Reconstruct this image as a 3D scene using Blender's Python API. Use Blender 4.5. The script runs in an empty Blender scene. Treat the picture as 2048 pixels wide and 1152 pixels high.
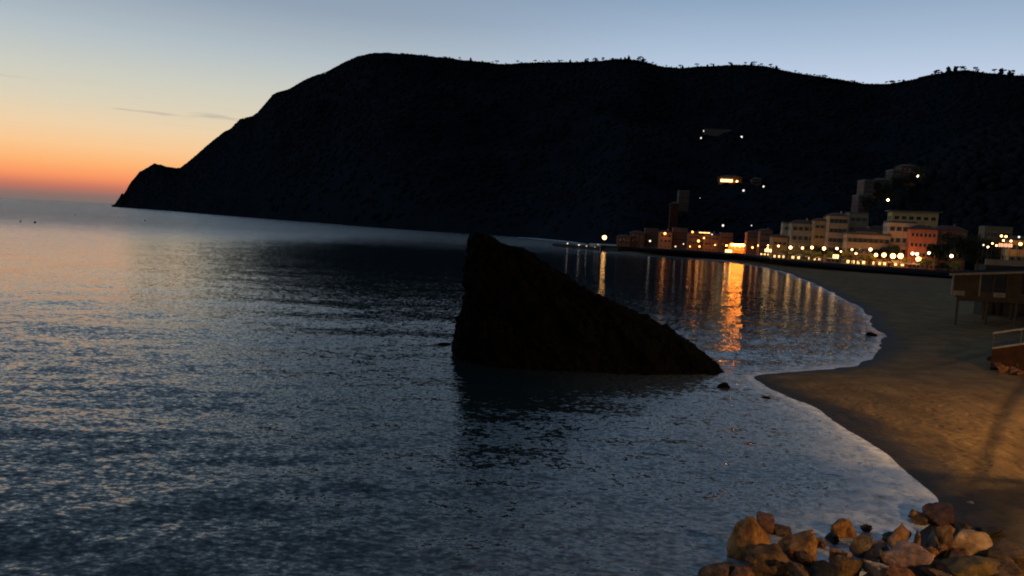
import bpy, bmesh, math, random
import numpy as np
from mathutils import Vector, Matrix, noise as mn
random.seed(7); np.random.seed(7)
sc = bpy.context.scene
col = sc.collection
R = math.radians

# ------------------------------------------------------------------ camera
H = 12.0; F = 1479.0
pitch, roll = R(-4.95), R(2.93)
fwd = Vector((0, math.cos(pitch), math.sin(pitch)))
up0 = Vector((0, -math.sin(pitch), math.cos(pitch))); rt0 = Vector((1, 0, 0))
rt = rt0 * math.cos(roll) + up0 * math.sin(roll)
up = up0 * math.cos(roll) - rt0 * math.sin(roll)
cam = bpy.data.objects.new('camera', bpy.data.cameras.new('camera')); col.objects.link(cam)
m = Matrix((rt, up, -fwd)).transposed().to_4x4(); m.translation = Vector((0, 0, H)); cam.matrix_world = m
cam.data.sensor_width = 36; cam.data.lens = 36 * F / 2048; cam.data.clip_end = 90000; cam.data.clip_start = 0.1
sc.camera = cam
def ray(u, v): return fwd * F + rt * (u - 1024) + up * (576 - v)
def P(u, v, Y):
    d = ray(u, v); return Vector((0, 0, H)) + d * (Y / d.y)
def G(u, v, z=0.0):
    d = ray(u, v); return Vector((0, 0, H)) + d * ((z - H) / d.z)
def hz(u): return 396 + .0512 * u

# ------------------------------------------------------------------ tagging
def tag(o, label=None, cat=None, group=None, kind=None):
    if label: o['label'] = label
    if cat: o['category'] = cat
    if group: o['group'] = group
    if kind: o['kind'] = kind
    return o
def empty(name, loc, rz=0, label=None, cat=None, group=None):
    o = bpy.data.objects.new(name, None); col.objects.link(o); o.location = loc; o.rotation_euler = (0, 0, rz)
    o.empty_display_size = .3
    return tag(o, label, cat, group)
def link(name, me, parent=None, loc=None, rz=0, sc_=None):
    o = bpy.data.objects.new(name, me); col.objects.link(o)
    if parent: o.parent = parent
    if loc is not None: o.location = loc
    if rz: o.rotation_euler = (0, 0, rz)
    if sc_ is not None: o.scale = sc_
    return o
def copy_tree(o, parent=None):
    c = o.copy(); col.objects.link(c); c.parent = parent
    for ch in list(o.children): copy_tree(ch, c)
    return c
ORD = ['', 'first', 'second', 'third', 'fourth', 'fifth', 'sixth', 'seventh', 'eighth', 'ninth', 'tenth', 'eleventh', 'twelfth', 'thirteenth',
       'fourteenth', 'fifteenth', 'sixteenth', 'seventeenth', 'eighteenth', 'nineteenth', 'twentieth', 'twenty-first', 'twenty-second',
       'twenty-third', 'twenty-fourth', 'twenty-fifth', 'twenty-sixth', 'twenty-seventh', 'twenty-eighth', 'twenty-ninth', 'thirtieth',
       'thirty-first', 'thirty-second', 'thirty-third', 'thirty-fourth', 'thirty-fifth', 'thirty-sixth', 'thirty-seventh', 'thirty-eighth']

# ------------------------------------------------------------------ materials
def lin(c): return tuple(((x / 255) / 12.92 if x / 255 < .04045 else ((x / 255 + .055) / 1.055) ** 2.4) for x in c)
class NT:
    def __init__(s, tree): s.t = tree
    def n(s, typ, ins=None, **kw):
        nd = s.t.nodes.new(typ)
        for k, v in kw.items(): setattr(nd, k, v)
        for k, v in (ins or {}).items(): s.put(nd.inputs[k], v)
        return nd
    def put(s, sock, v):
        if isinstance(v, bpy.types.NodeSocket): s.t.links.new(v, sock)
        else:
            try: sock.default_value = v
            except Exception: sock.default_value = (*v, 1)
    def math(s, op, a, b=0.0, c=0.0, clamp=False):
        nd = s.t.nodes.new('ShaderNodeMath'); nd.operation = op; nd.use_clamp = clamp
        for i, x in enumerate((a, b, c)): s.put(nd.inputs[i], x)
        return nd.outputs[0]
    def vm(s, op, a, b=None, scale=None):
        nd = s.t.nodes.new('ShaderNodeVectorMath'); nd.operation = op
        s.put(nd.inputs[0], a)
        if b is not None: s.put(nd.inputs[1], b)
        if scale is not None: s.put(nd.inputs['Scale'], scale)
        return nd.outputs[1] if op in ('DOT_PRODUCT', 'LENGTH') else nd.outputs[0]
    def ramp(s, fac, stops, interp='LINEAR'):
        nd = s.t.nodes.new('ShaderNodeValToRGB'); nd.color_ramp.interpolation = interp
        el = nd.color_ramp.elements
        while len(el) < len(stops): el.new(.5)
        for e, (p, c) in zip(el, stops): e.position = p
        for e, (p, c) in zip(el, stops): e.color = (*c, 1) if len(c) == 3 else c
        s.put(nd.inputs[0], fac); return nd.outputs[0]
    def mix(s, f, a, b, blend='MIX'):
        nd = s.t.nodes.new('ShaderNodeMix'); nd.data_type = 'RGBA'; nd.blend_type = blend
        s.put(nd.inputs[0], f); s.put(nd.inputs[6], a); s.put(nd.inputs[7], b); return nd.outputs[2]
    def maprange(s, x, a, b, c=0., d=1., smooth=True):
        nd = s.t.nodes.new('ShaderNodeMapRange'); nd.interpolation_type = 'SMOOTHSTEP' if smooth else 'LINEAR'
        for i, k in enumerate((x, a, b, c, d)): s.put(nd.inputs[i], k)
        return nd.outputs[0]
def new_mat(name):
    mt = bpy.data.materials.new(name); mt.use_nodes = True; t = mt.node_tree; t.nodes.clear()
    N = NT(t); out = N.n('ShaderNodeOutputMaterial'); return mt, N, out
def mat(name, c1, c2=None, scale=1.0, rough=.8, bump=0., bscale=None, spec=.3, detail=5, metal=0):
    mt, N, out = new_mat(name)
    pos = N.n('ShaderNodeTexCoord').outputs['Object']
    b = N.n('ShaderNodeBsdfPrincipled', {'Roughness': rough, 'Specular IOR Level': spec, 'Metallic': metal})
    if c2 is None: c2 = tuple(x * .7 for x in c1)
    nz = N.n('ShaderNodeTexNoise', {'Vector': pos, 'Scale': scale, 'Detail': detail, 'Roughness': .6})
    N.put(b.inputs['Base Color'], N.ramp(nz.outputs[0], [(.32, c2), (.68, c1)]))
    if bump:
        nb = N.n('ShaderNodeTexNoise', {'Vector': pos, 'Scale': bscale or scale * 3, 'Detail': 6, 'Roughness': .65})
        bp = N.n('ShaderNodeBump', {'Height': nb.outputs[0], 'Strength': 1.0, 'Distance': bump})
        N.put(b.inputs['Normal'], bp.outputs[0])
    N.put(out.inputs[0], b.outputs[0]); return mt
def emit(name, c, s):
    mt, N, out = new_mat(name); e = N.n('ShaderNodeEmission', {'Color': (*c, 1), 'Strength': s}); N.put(out.inputs[0], e.outputs[0]); return mt

M = {}
M['forest'] = mat('forest_slope', (.015, .022, .029), (.008, .0125, .018), .02, 1, 1.0, .12, spec=0)
M['canopy'] = mat('tree_canopy', (.017, .024, .028), (.009, .0135, .0165), .25, 1, .1, 1.2, spec=0)
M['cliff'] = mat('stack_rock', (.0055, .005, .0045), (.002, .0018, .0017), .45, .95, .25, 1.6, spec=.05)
M['town_ground'] = mat('town_ground', (.16, .13, .10), (.10, .09, .07), .3, .9)
M['paving'] = mat('promenade_paving', (.48, .42, .34), (.36, .32, .26), .6, .85)
M['seawall'] = mat('sea_wall_stone', (.06, .055, .05), (.03, .028, .026), .9, .95, .05, 3)
M['pine'] = mat('pine_needles', (.02, .03, .02), (.01, .015, .01), .4, .9)
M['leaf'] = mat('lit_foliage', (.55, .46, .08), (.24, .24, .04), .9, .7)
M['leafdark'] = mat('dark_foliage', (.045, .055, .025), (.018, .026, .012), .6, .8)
M['trunk'] = mat('bark', (.10, .075, .05), (.05, .04, .03), 2, .9, .03, 12)
M['metal'] = mat('painted_metal', (.06, .065, .06), (.04, .04, .04), 3, .5, metal=.4)
M['rail'] = mat('rail_paint', (.24, .21, .17), (.15, .13, .11), 3, .5)
M['pane'] = mat('window_pane', (.02, .022, .028), (.01, .012, .015), 1, .15, spec=.6)
M['shutter'] = mat('shutter_green', (.05, .07, .05), (.03, .045, .035), 2, .7)
M['frame'] = mat('window_frame', (.45, .42, .36), (.35, .32, .27), 2, .7)
M['roof'] = mat('roof_tile', (.16, .085, .06), (.08, .05, .04), 1.2, .9, .05, 6)
M['flatroof'] = mat('flat_roof', (.18, .17, .16), (.1, .1, .1), .8, .9)
M['concrete'] = mat('concrete', (.26, .25, .23), (.16, .155, .15), .8, .9, .01, 5)
M['darkwood'] = mat('dark_timber', (.07, .055, .045), (.035, .03, .025), 2, .8)
M['white'] = mat('white_paint', (.72, .70, .66), (.55, .53, .5), 1.5, .6)
M['brick'] = mat('ramp_brick', (.040, .013, .008), (.014, .006, .004), 1.6, .9, .04, 5)
M['matt'] = mat('roof_felt', (.045, .04, .036), (.025, .022, .02), 1.5, 1, spec=0)
M['canvas'] = mat('aged_screen', (.06, .05, .036), (.03, .026, .02), .7, .9)
M['buoy'] = mat('buoy_plastic', (.10, .06, .05), (.06, .04, .04), 2, .5)
M['warm'] = emit('lamp_warm', (1.0, .40, .10), 13.5)
M['ember'] = emit('lamp_ember', (1.0, .34, .07), 9)
M['yellow'] = emit('lamp_yellow', (1.0, .50, .15), 10)
M['orange'] = emit('lamp_sodium', (1.0, .27, .03), 75)
M['white_l'] = emit('lamp_white', (1.0, .66, .36), 8)
M['white_dim'] = emit('lamp_white_dim', (1.0, .88, .74), 1.6)
M['litwin'] = emit('lit_window', (1.0, .55, .18), 3.0)
M['strip'] = emit('lit_veranda', (1.0, .60, .24), 3.2)
M['pinkstrip'] = emit('lit_shop', (1.0, .42, .22), 1.6)

# ------------------------------------------------------------------ mesh helpers
class MB:
    def __init__(s): s.v = []; s.f = []; s.mi = []; s.cm = 0
    def quadbox(s, c, mi=None):
        i = len(s.v); s.v += [tuple(p) for p in c]
        fs = [(0, 3, 2, 1), (4, 5, 6, 7), (0, 1, 5, 4), (1, 2, 6, 5), (2, 3, 7, 6), (3, 0, 4, 7)]
        s.f += [tuple(i + k for k in f) for f in fs]; s.mi += [s.cm if mi is None else mi] * 6; return s
    def box(s, x0, x1, y0, y1, z0, z1, mi=None):
        return s.quadbox([(x0, y0, z0), (x1, y0, z0), (x1, y1, z0), (x0, y1, z0), (x0, y0, z1), (x1, y0, z1), (x1, y1, z1), (x0, y1, z1)], mi)
    def frus(s, b, z0, t, z1, mi=None):
        return s.quadbox([(b[0], b[2], z0), (b[1], b[2], z0), (b[1], b[3], z0), (b[0], b[3], z0), (t[0], t[2], z1), (t[1], t[2], z1), (t[1], t[3], z1), (t[0], t[3], z1)], mi)
    def tube(s, pts, rad, n=8, mi=None):
        pts = [Vector(p) for p in pts]
        if not isinstance(rad, (list, tuple)): rad = [rad] * len(pts)
        base = len(s.v)
        for k, p in enumerate(pts):
            d = (pts[min(k + 1, len(pts) - 1)] - pts[max(k - 1, 0)]).normalized()
            a = d.cross(Vector((0, 0, 1)));
            if a.length < .05: a = d.cross(Vector((1, 0, 0)))
            a.normalize(); b = d.cross(a)
            for j in range(n):
                an = 2 * math.pi * j / n; s.v.append(tuple(p + (a * math.cos(an) + b * math.sin(an)) * rad[k]))
        for k in range(len(pts) - 1):
            for j in range(n):
                s.f.append((base + k * n + j, base + k * n + (j + 1) % n, base + (k + 1) * n + (j + 1) % n, base + (k + 1) * n + j)); s.mi.append(s.cm if mi is None else mi)
        for k in (0, len(pts) - 1):
            s.f.append(tuple(base + k * n + j for j in range(n))); s.mi.append(s.cm if mi is None else mi)
        return s
    def lathe(s, prof, c=(0, 0, 0), n=12, mi=None):
        return s.tube([(c[0], c[1], c[2] + z) for r, z in prof], [r for r, z in prof], n, mi)
    def ball(s, c, r, n=8, mi=None, sq=1.0):
        return s.lathe([(max(.02 * r, r * math.sin(math.pi * k / 6)), -r * sq * math.cos(math.pi * k / 6)) for k in range(7)], c, n, mi)
    def me(s, name, mats):
        me = bpy.data.meshes.new(name); me.from_pydata(s.v, [], s.f)
        for mt in (mats if isinstance(mats, (list, tuple)) else [mats]): me.materials.append(mt)
        me.polygons.foreach_set('material_index', s.mi); me.update()
        bm = bmesh.new(); bm.from_mesh(me); bmesh.ops.recalc_face_normals(bm, faces=bm.faces); bm.to_mesh(me); bm.free(); return me
    def build(s, name, mats, parent=None, loc=None, rz=0): return link(name, s.me(name, mats), parent, loc, rz)
def grid_mesh(name, X, Y, Z, m, smooth=True):
    r, c = X.shape
    me = bpy.data.meshes.new(name); co = np.stack([X, Y, Z], -1).reshape(-1, 3).astype(np.float32)
    idx = np.arange(r * c).reshape(r, c)
    q = np.stack([idx[:-1, :-1], idx[:-1, 1:], idx[1:, 1:], idx[1:, :-1]], -1).reshape(-1, 4)
    me.vertices.add(len(co)); me.vertices.foreach_set('co', co.ravel())
    me.loops.add(q.size); me.loops.foreach_set('vertex_index', q.ravel().astype(np.int32))
    me.polygons.add(len(q)); me.polygons.foreach_set('loop_start', (np.arange(len(q)) * 4).astype(np.int32))
    me.polygons.foreach_set('use_smooth', np.full(len(q), smooth)); me.update(calc_edges=True); me.validate()
    me.materials.append(m); return me
def attr(me, name, arr):
    a = me.attributes.new(name, 'FLOAT', 'POINT'); a.data.foreach_set('value', np.asarray(arr, np.float32).ravel())

def vnoise(x, y, seed=0):       # value noise, numpy
    xi = np.floor(x).astype(np.int64); yi = np.floor(y).astype(np.int64); xf = x - xi; yf = y - yi
    def h(a, b):
        n = (a * 374761393 + b * 668265263 + seed * 974634777) & 0xffffffff
        n = ((n ^ (n >> 13)) * 1274126177) & 0xffffffff
        return ((n ^ (n >> 16)) & 0xffff) / 65535.0
    u = xf * xf * (3 - 2 * xf); v = yf * yf * (3 - 2 * yf)
    return (h(xi, yi) * (1 - u) + h(xi + 1, yi) * u) * (1 - v) + (h(xi, yi + 1) * (1 - u) + h(xi + 1, yi + 1) * u) * v
def fbm(x, y, o=4, seed=0):
    s = 0; a = .5
    for k in range(o): s = s + a * (vnoise(x, y, seed + k) - .5) * 2; x = x * 2.03; y = y * 2.03; a *= .5
    return s

# ------------------------------------------------------------------ world (dusk sky)
SUNAZ = R(-32)
w = bpy.data.worlds.new('World'); sc.world = w; w.use_nodes = True; w.node_tree.nodes.clear()
N = NT(w.node_tree); wo = N.n('ShaderNodeOutputWorld')
d = N.n('ShaderNodeTexCoord').outputs['Generated']
sep = N.n('ShaderNodeSeparateXYZ', {0: d}); z = sep.outputs[2]
zz = N.math('MAXIMUM', z, 0.0)
def stops(l): return [(math.sin(R(e)), lin(c)) for e, c in l]
glow = N.ramp(zz, stops([(0, (126, 110, 106)), (.45, (142, 112, 104)), (1.0, (196, 118, 98)), (1.7, (250, 150, 100)), (2.6, (253, 180, 116)), (3.8, (249, 200, 147)), (5.2, (237, 209, 171)), (6.8, (219, 209, 185)),
                         (8.7, (203, 204, 193)), (11, (180, 191, 197)), (14.5, (146, 162, 180)), (20, (126, 148, 168)), (32, (98, 121, 146)), (90, (30, 42, 68))]))
cool = N.ramp(zz, stops([(0, (170, 160, 160)), (5, (215, 210, 205)), (9, (204, 214, 228)), (11, (192, 207, 229)), (13, (173, 193, 216)), (17, (138, 162, 190)), (24, (132, 159, 190)), (40, (104, 132, 166)), (90, (30, 42, 68))]))
hdir = N.vm('NORMALIZE', N.n('ShaderNodeCombineXYZ', {0: sep.outputs[0], 1: sep.outputs[1], 2: 0.0}).outputs[0])
cs = N.vm('DOT_PRODUCT', hdir, (math.sin(SUNAZ), math.cos(SUNAZ), 0))
front = N.maprange(cs, .70, .985)
c = N.mix(front, cool, glow)
east = N.maprange(cs, -.75, .55, .07, 1.0)
east = N.math('MAXIMUM', east, N.maprange(z, .75, 1.0, 0, .35))
# thin streaks of cloud, low in the west
cv = N.n('ShaderNodeCombineXYZ', {0: N.math('MULTIPLY', sep.outputs[0], 9.0), 1: N.math('MULTIPLY', sep.outputs[1], 5.0), 2: N.math('MULTIPLY_ADD', z, 125.0, 17.0)}).outputs[0]
cn = N.n('ShaderNodeTexNoise', {'Vector': cv, 'Scale': 1.0, 'Detail': 4, 'Roughness': .55}).outputs[0]
cm = N.maprange(cn, .57, .72, 0, .36)
cm = N.math('MULTIPLY', cm, N.math('MULTIPLY', N.maprange(z, .095, .112), N.maprange(z, .140, .128)))
c = N.mix(cm, c, (*lin((140, 140, 146)), 1))
c = N.mix(1.0, c, N.n('ShaderNodeCombineColor', {0: east, 1: east, 2: east}).outputs[0], 'MULTIPLY')
sky = N.n('ShaderNodeTexSky', sky_type='NISHITA', sun_disc=False, sun_elevation=R(-2), sun_rotation=SUNAZ)
c = N.mix(1.0, c, N.vm('SCALE', sky.outputs[0], scale=.01), 'ADD')
bg = N.n('ShaderNodeBackground', {'Color': c, 'Strength': 1.0}); N.put(wo.inputs[0], bg.outputs[0])

# ------------------------------------------------------------------ shoreline
SHP = [(1230, 506), (1300, 511), (1380, 516), (1440, 521), (1475, 524), (1530, 534), (1580, 547), (1640, 572), (1700, 600), (1740, 630), (1762, 660), (1769, 685), (1763, 705), (1741, 725),
       (1680, 738), (1600, 746), (1530, 750), (1507, 756), (1530, 768), (1560, 784), (1620, 808), (1680, 842), (1730, 880), (1790, 920), (1840, 955), (1880, 985), (1896, 1006), (1897, 1035), (1860, 1075), (1790, 1110), (1700, 1150)]
SH = [G(u, v) for u, v in SHP]
coast = [(-260., 705.), (-20., 700.), (30., 640.), (52., 520.), (58., 440.)] + [(p.x, p.y) for p in SH] + [(7., 14.), (-6., 6.), (-60., 2.)]
def smooth_poly(pts, it=2):
    for _ in range(it):
        q = [pts[0]]
        for a, b in zip(pts[:-1], pts[1:]):
            q.append((a[0] * .75 + b[0] * .25, a[1] * .75 + b[1] * .25)); q.append((a[0] * .25 + b[0] * .75, a[1] * .25 + b[1] * .75))
        q.append(pts[-1]); pts = q
    return pts
coastS = smooth_poly(coast, 2)
land_poly = coastS + [(-60., -60.), (900., -60.), (900., 705.)]
# closing via far right: polygon runs far coast -> near coast -> behind camera -> right
def sdist(X, Y):
    """distance to the shore, positive on land"""
    x = X.ravel(); y = Y.ravel(); best = np.full(x.shape, 1e18)
    pts = coastS
    for (ax, ay), (bx, by) in zip(pts[:-1], pts[1:]):
        dx, dy = bx - ax, by - ay; L = dx * dx + dy * dy + 1e-9
        t = np.clip(((x - ax) * dx + (y - ay) * dy) / L, 0, 1)
        best = np.minimum(best, (x - ax - t * dx) ** 2 + (y - ay - t * dy) ** 2)
    ins = np.zeros(x.shape, bool); pp = land_poly
    for (ax, ay), (bx, by) in zip(pp, pp[1:] + pp[:1]):
        if ay == by: continue
        c = ((ay > y) != (by > y)) & (x < (bx - ax) * (y - ay) / (by - ay) + ax); ins ^= c
    d_ = (np.sqrt(best) * np.where(ins, 1, -1)).reshape(X.shape)
    k_ = np.clip(Y / 60., .6, 2.2)
    n_ = (fbm(X * .16, Y * .16, 3, 41) * .9 + fbm(X * .6, Y * .6, 3, 43) * .38) * k_ + .25 * np.abs(np.sin(X * .33 + Y * .28 + 2 * fbm(X * .1, Y * .1, 2, 45)))
    return d_ + n_ * np.clip(1 - np.abs(d_) / 14, 0, 1)

# ------------------------------------------------------------------ water
M['water'], N, out = new_mat('sea_water')
pos = N.n('ShaderNodeNewGeometry')
Pn = pos.outputs['Position']; Nn = pos.outputs['Normal']
sp = N.n('ShaderNodeSeparateXYZ', {0: Pn}); px, py = sp.outputs[0], sp.outputs[1]
def slope(scx, scy, detail, off, dist=0.0):
    v = N.n('ShaderNodeMapping', {'Vector': Pn, 'Scale': (scx, scy, 0), 'Location': (off, off * .7, 0), 'Rotation': (0, 0, R(8))}).outputs[0]
    nz = N.n('ShaderNodeTexNoise', {'Vector': v, 'Scale': 1.0, 'Detail': detail, 'Roughness': .6, 'Distortion': dist})
    return N.vm('SUBTRACT', nz.outputs['Color'], (.5, .5, .5))
s1 = slope(1.0, 1.7, 3, 3.1, .2); s2 = slope(3.2, 5.0, 2, 9.7); s3 = slope(.10, .30, 1, 21.3)
# wind patches: how strongly the surface is ruffled
wn = N.n('ShaderNodeTexNoise', {'Vector': N.n('ShaderNodeMapping', {'Vector': Pn, 'Scale': (.006, .011, 0)}).outputs[0], 'Scale': 1.0, 'Detail': 3}).outputs[0]
pyw = N.math('ADD', py, N.math('MULTIPLY', N.math('SUBTRACT', wn, .5), 90.0))
ruf = N.n('ShaderNodeFloatCurve')
cur = ruf.mapping.curves[0]
RUF = [(0, .72), (.06, .68), (.12, .58), (.16, .45), (.22, .34), (.34, .28), (.46, .29), (.56, .35), (.70, .52), (1, .72)]
while len(cur.points) < len(RUF): cur.points.new(.5, .5)
for p_, q_ in zip(cur.points, RUF): p_.location = q_; p_.handle_type = 'AUTO_CLAMPED'
ruf.mapping.update()
N.put(ruf.inputs['Value'], N.math('DIVIDE', pyw, 500.0, clamp=True))
rv = ruf.outputs[0]
shore = N.n('ShaderNodeAttribute', attribute_name='shore').outputs['Fac']   # metres off the beach
calm = N.maprange(shore, 0, 10, .75, 1)
rv = N.math('MULTIPLY', rv, calm)
leftw = N.math('MULTIPLY', N.maprange(px, -40, -150), N.maprange(py, 90, 200))   # an off-lying breeze
rv = N.math('MULTIPLY', rv, N.math('MULTIPLY_ADD', leftw, .6, 1.0))
sl = N.vm('ADD', N.vm('SCALE', s1, scale=N.math('MULTIPLY', rv, .62)), N.vm('SCALE', s2, scale=N.math('MULTIPLY', rv, 1.0)))
sl = N.vm('ADD', sl, N.vm('SCALE', s3, scale=N.math('MULTIPLY', rv, .16)))
sl = N.vm('MULTIPLY', sl, (.75, 1.05, 0))
sl = N.vm('ADD', sl, N.n('ShaderNodeCombineXYZ', {0: 0.0, 1: N.math('MULTIPLY', rv, N.math('ADD', N.math('MULTIPLY_ADD', leftw, -.07, N.maprange(py, 200, 470, 0, -.10)), N.maprange(py, 110, 50, -.01, -.06))), 2: 0.0}).outputs[0])   # shoreward faces are the steeper ones
nrm = N.vm('NORMALIZE', N.vm('ADD', Nn, sl))
foamn = N.n('ShaderNodeTexNoise', {'Vector': Pn, 'Scale': 1.1, 'Detail': 5, 'Roughness': .65}).outputs[0]
foamb = N.n('ShaderNodeTexNoise', {'Vector': Pn, 'Scale': .22, 'Detail': 3}).outputs[0]
lace = N.n('ShaderNodeTexVoronoi', {'Vector': N.vm('ADD', Pn, N.vm('SCALE', s2, scale=1.2)), 'Scale': .9}, feature='DISTANCE_TO_EDGE').outputs['Distance']
fe = N.math('ADD', N.math('ADD', shore, N.math('MULTIPLY', N.math('SUBTRACT', foamn, .5), 2.6)), N.math('MULTIPLY', N.math('SUBTRACT', foamb, .5), 4.0))
edge = N.math('MULTIPLY', N.maprange(fe, 1.5, .3, 0, 1), N.maprange(foamn, .3, .6, .35, 1.1))
lacef = N.math('MULTIPLY', N.maprange(lace, .16, .02, 0, .65), N.maprange(fe, 5.5, .8, 0, 1))
edge = N.math('MAXIMUM', edge, lacef)
milky = N.math('MULTIPLY', N.maprange(shore, 22, 1, 0, 1), N.maprange(N.n('ShaderNodeTexNoise', {'Vector': N.n('ShaderNodeMapping', {'Vector': Pn, 'Scale': (2.0, 4.6, 0)}).outputs[0], 'Scale': 1.0, 'Detail': 3}).outputs[0], .36, .68, .02, .22))
milky = N.math('ADD', milky, N.math('MULTIPLY', N.math('MULTIPLY', N.maprange(shore, 6, 1, 0, 1), N.maprange(py, 48, 34, 0, 1)), N.maprange(foamn, .42, .6, .1, .8)))
foam = N.math('MAXIMUM', edge, milky)
wb = N.n('ShaderNodeBsdfPrincipled', {'Base Color': (.008, .019, .023, 1), 'Roughness': N.maprange(py, 300, 700, .085, .16), 'IOR': 1.41, 'Normal': nrm})
fb = N.n('ShaderNodeBsdfPrincipled', {'Base Color': (.78, .78, .77, 1), 'Roughness': .55, 'Specular IOR Level': .3})
mx = N.n('ShaderNodeMixShader', {0: N.math('MINIMUM', N.math('MULTIPLY', foam, .75), .85), 1: wb.outputs[0], 2: fb.outputs[0]})
N.put(out.inputs[0], mx.outputs[0])
# rows follow distance so the swell is resolved near the shore
inv = np.concatenate([np.linspace(1 / 9., 1 / 300., 620), np.geomspace(1 / 300., 1 / 60000., 60)[1:]])
rows = 1 / inv; cols = np.linspace(-1.15, 1.15, 620)
A, Yg = np.meshgrid(cols, rows); Xg = A * Yg
sd = -sdist(Xg, Yg)
sd[Yg > 1500] = 500
spacing = np.gradient(rows)[:, None] * np.ones_like(Xg)
Z = np.zeros_like(Xg)
for k in range(26):
    lam = 1.6 * 1.16 ** k * random.uniform(.9, 1.1)
    if lam > 22: lam = random.uniform(2.5, 14)
    th = R(random.gauss(-78, 26)); kk = 2 * math.pi / lam
    amp = lam / (2 * math.pi) * (.014 if lam < 6 else .006)
    ph = random.uniform(0, 7)
    fade = np.clip((lam / np.maximum(spacing, .01) - 2.5) / 3, 0, 1)
    warp = 1.5 * np.sin(Xg * .11 + k) + 1.2 * np.sin(Yg * .07 + 2 * k)
    Z += amp * fade * np.sin(kk * (Xg * math.cos(th) + Yg * math.sin(th)) + ph + warp)
Z *= np.clip(sd / 12, .04, 1)
Z[Yg > 400] = 0
me = grid_mesh('water', Xg, Yg, Z, M['water']); attr(me, 'shore', sd)
tag(link('water', me), kind='structure')

# ------------------------------------------------------------------ beach
M['sand'], N, out = new_mat('beach_sand')
g = N.n('ShaderNodeNewGeometry'); Pn = g.outputs['Position']
shore = N.n('ShaderNodeAttribute', attribute_name='shore').outputs['Fac']
n1 = N.n('ShaderNodeTexNoise', {'Vector': Pn, 'Scale': .35, 'Detail': 6, 'Roughness': .6}).outputs[0]
n2 = N.n('ShaderNodeTexNoise', {'Vector': Pn, 'Scale': 2.6, 'Detail': 5, 'Roughness': .7}).outputs[0]
n3 = N.n('ShaderNodeTexNoise', {'Vector': N.n('ShaderNodeMapping', {'Vector': Pn, 'Scale': (.5, .1, 1), 'Rotation': (0, 0, R(-35))}).outputs[0], 'Scale': 1.0, 'Detail': 4}).outputs[0]
dry = N.ramp(N.math('ADD', N.math('MULTIPLY', n1, .6), N.math('MULTIPLY', n2, .4)), [(.34, (.105, .062, .027)), (.64, (.25, .16, .068))])
wet = N.ramp(n2, [(.3, (.030, .024, .019)), (.7, (.050, .040, .031))])
wm = N.maprange(N.math('ADD', shore, N.math('MULTIPLY', N.math('SUBTRACT', n1, .5), 4)), .4, 3.4)
cc = N.mix(wm, wet, dry)
cc = N.mix(N.maprange(n3, .52, .66, 0, .35), cc, (.06, .045, .03, 1))
cc = N.mix(N.math('MULTIPLY', N.n('ShaderNodeAttribute', attribute_name='shade_track').outputs['Fac'], .75), cc, (.035, .024, .014, 1))   # shadow bands painted into the sand colour, plus dark track streaks
b = N.n('ShaderNodeBsdfPrincipled', {'Base Color': cc, 'Roughness': N.maprange(wm, 0, 1, .7, .95), 'Specular IOR Level': .12})
hgt = N.math('ADD', N.math('MULTIPLY', n2, .10), N.math('MULTIPLY', n3, .3))
n4 = N.n('ShaderNodeTexNoise', {'Vector': Pn, 'Scale': 9, 'Detail': 4}).outputs[0]
hgt = N.math('ADD', hgt, N.math('MULTIPLY', n4, .03))
dm = N.n('ShaderNodeTexVoronoi', {'Vector': Pn, 'Scale': 1.5, 'Randomness': 1.0}, feature='SMOOTH_F1').outputs['Distance']
hgt = N.math('ADD', hgt, N.math('MULTIPLY', N.math('MULTIPLY', N.maprange(dm, .08, .42), wm), .075))
peb = N.n('ShaderNodeTexVoronoi', {'Vector': Pn, 'Scale': 3.2}).outputs['Distance']
wline = N.math('MULTIPLY', N.maprange(N.math('ABSOLUTE', N.math('SUBTRACT', N.math('ADD', shore, N.math('MULTIPLY', n1, 4.0)), 8.0)), .9, .1), N.maprange(peb, .26, .12))
cc2 = N.mix(N.math('MULTIPLY', wline, .8), cc, (.02, .014, .009, 1)); N.put(b.inputs['Base Color'], cc2)   # weed left by the last tide
bp = N.n('ShaderNodeBump', {'Height': hgt, 'Strength': .9, 'Distance': 1.0}); N.put(b.inputs['Normal'], bp.outputs[0]); N.put(out.inputs[0], b.outputs[0])
def sand_z(sd, X, Y):
    dd = np.maximum(sd, 0)
    z = 1.25 * (1 - np.exp(-dd / 7)) + np.clip(dd - 8, 0, 60) * .012
    z = z + .10 * fbm(X * .12, Y * .12, 4, 3) * np.clip(dd / 6, 0, 1) + .035 * fbm(X * .8, Y * .8, 3, 9) * np.clip(dd / 3, 0, 1)
    return np.where(sd < 0, np.maximum(sd * .12, -1.2), z)
rows = 1 / np.linspace(1 / 7., 1 / 470., 520); cols = np.linspace(.02, 1.6, 620)
A, Yg = np.meshgrid(cols, rows); Xg = A * Yg
sd = sdist(Xg, Yg); Z = sand_z(sd, Xg, Yg)
Z = np.where(sd < -8, -2.5, Z)
SHADE_TR = [([(2060, 752), (2010, 808), (1985, 858), (1958, 915), (1932, 975), (1915, 1020)], .45, 1.0), ([(1975, 935), (1950, 985), (1935, 1040)], .9, .8), ([(1845, 727), (1905, 716), (1960, 705), (1990, 698)], .45, .8), ([(1880, 706), (1925, 694), (1960, 690)], .3, .6), ([(2070, 850), (2035, 930), (2000, 1010), (1980, 1060)], .9, .75)]
shade_trk = np.zeros_like(Xg)
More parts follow.
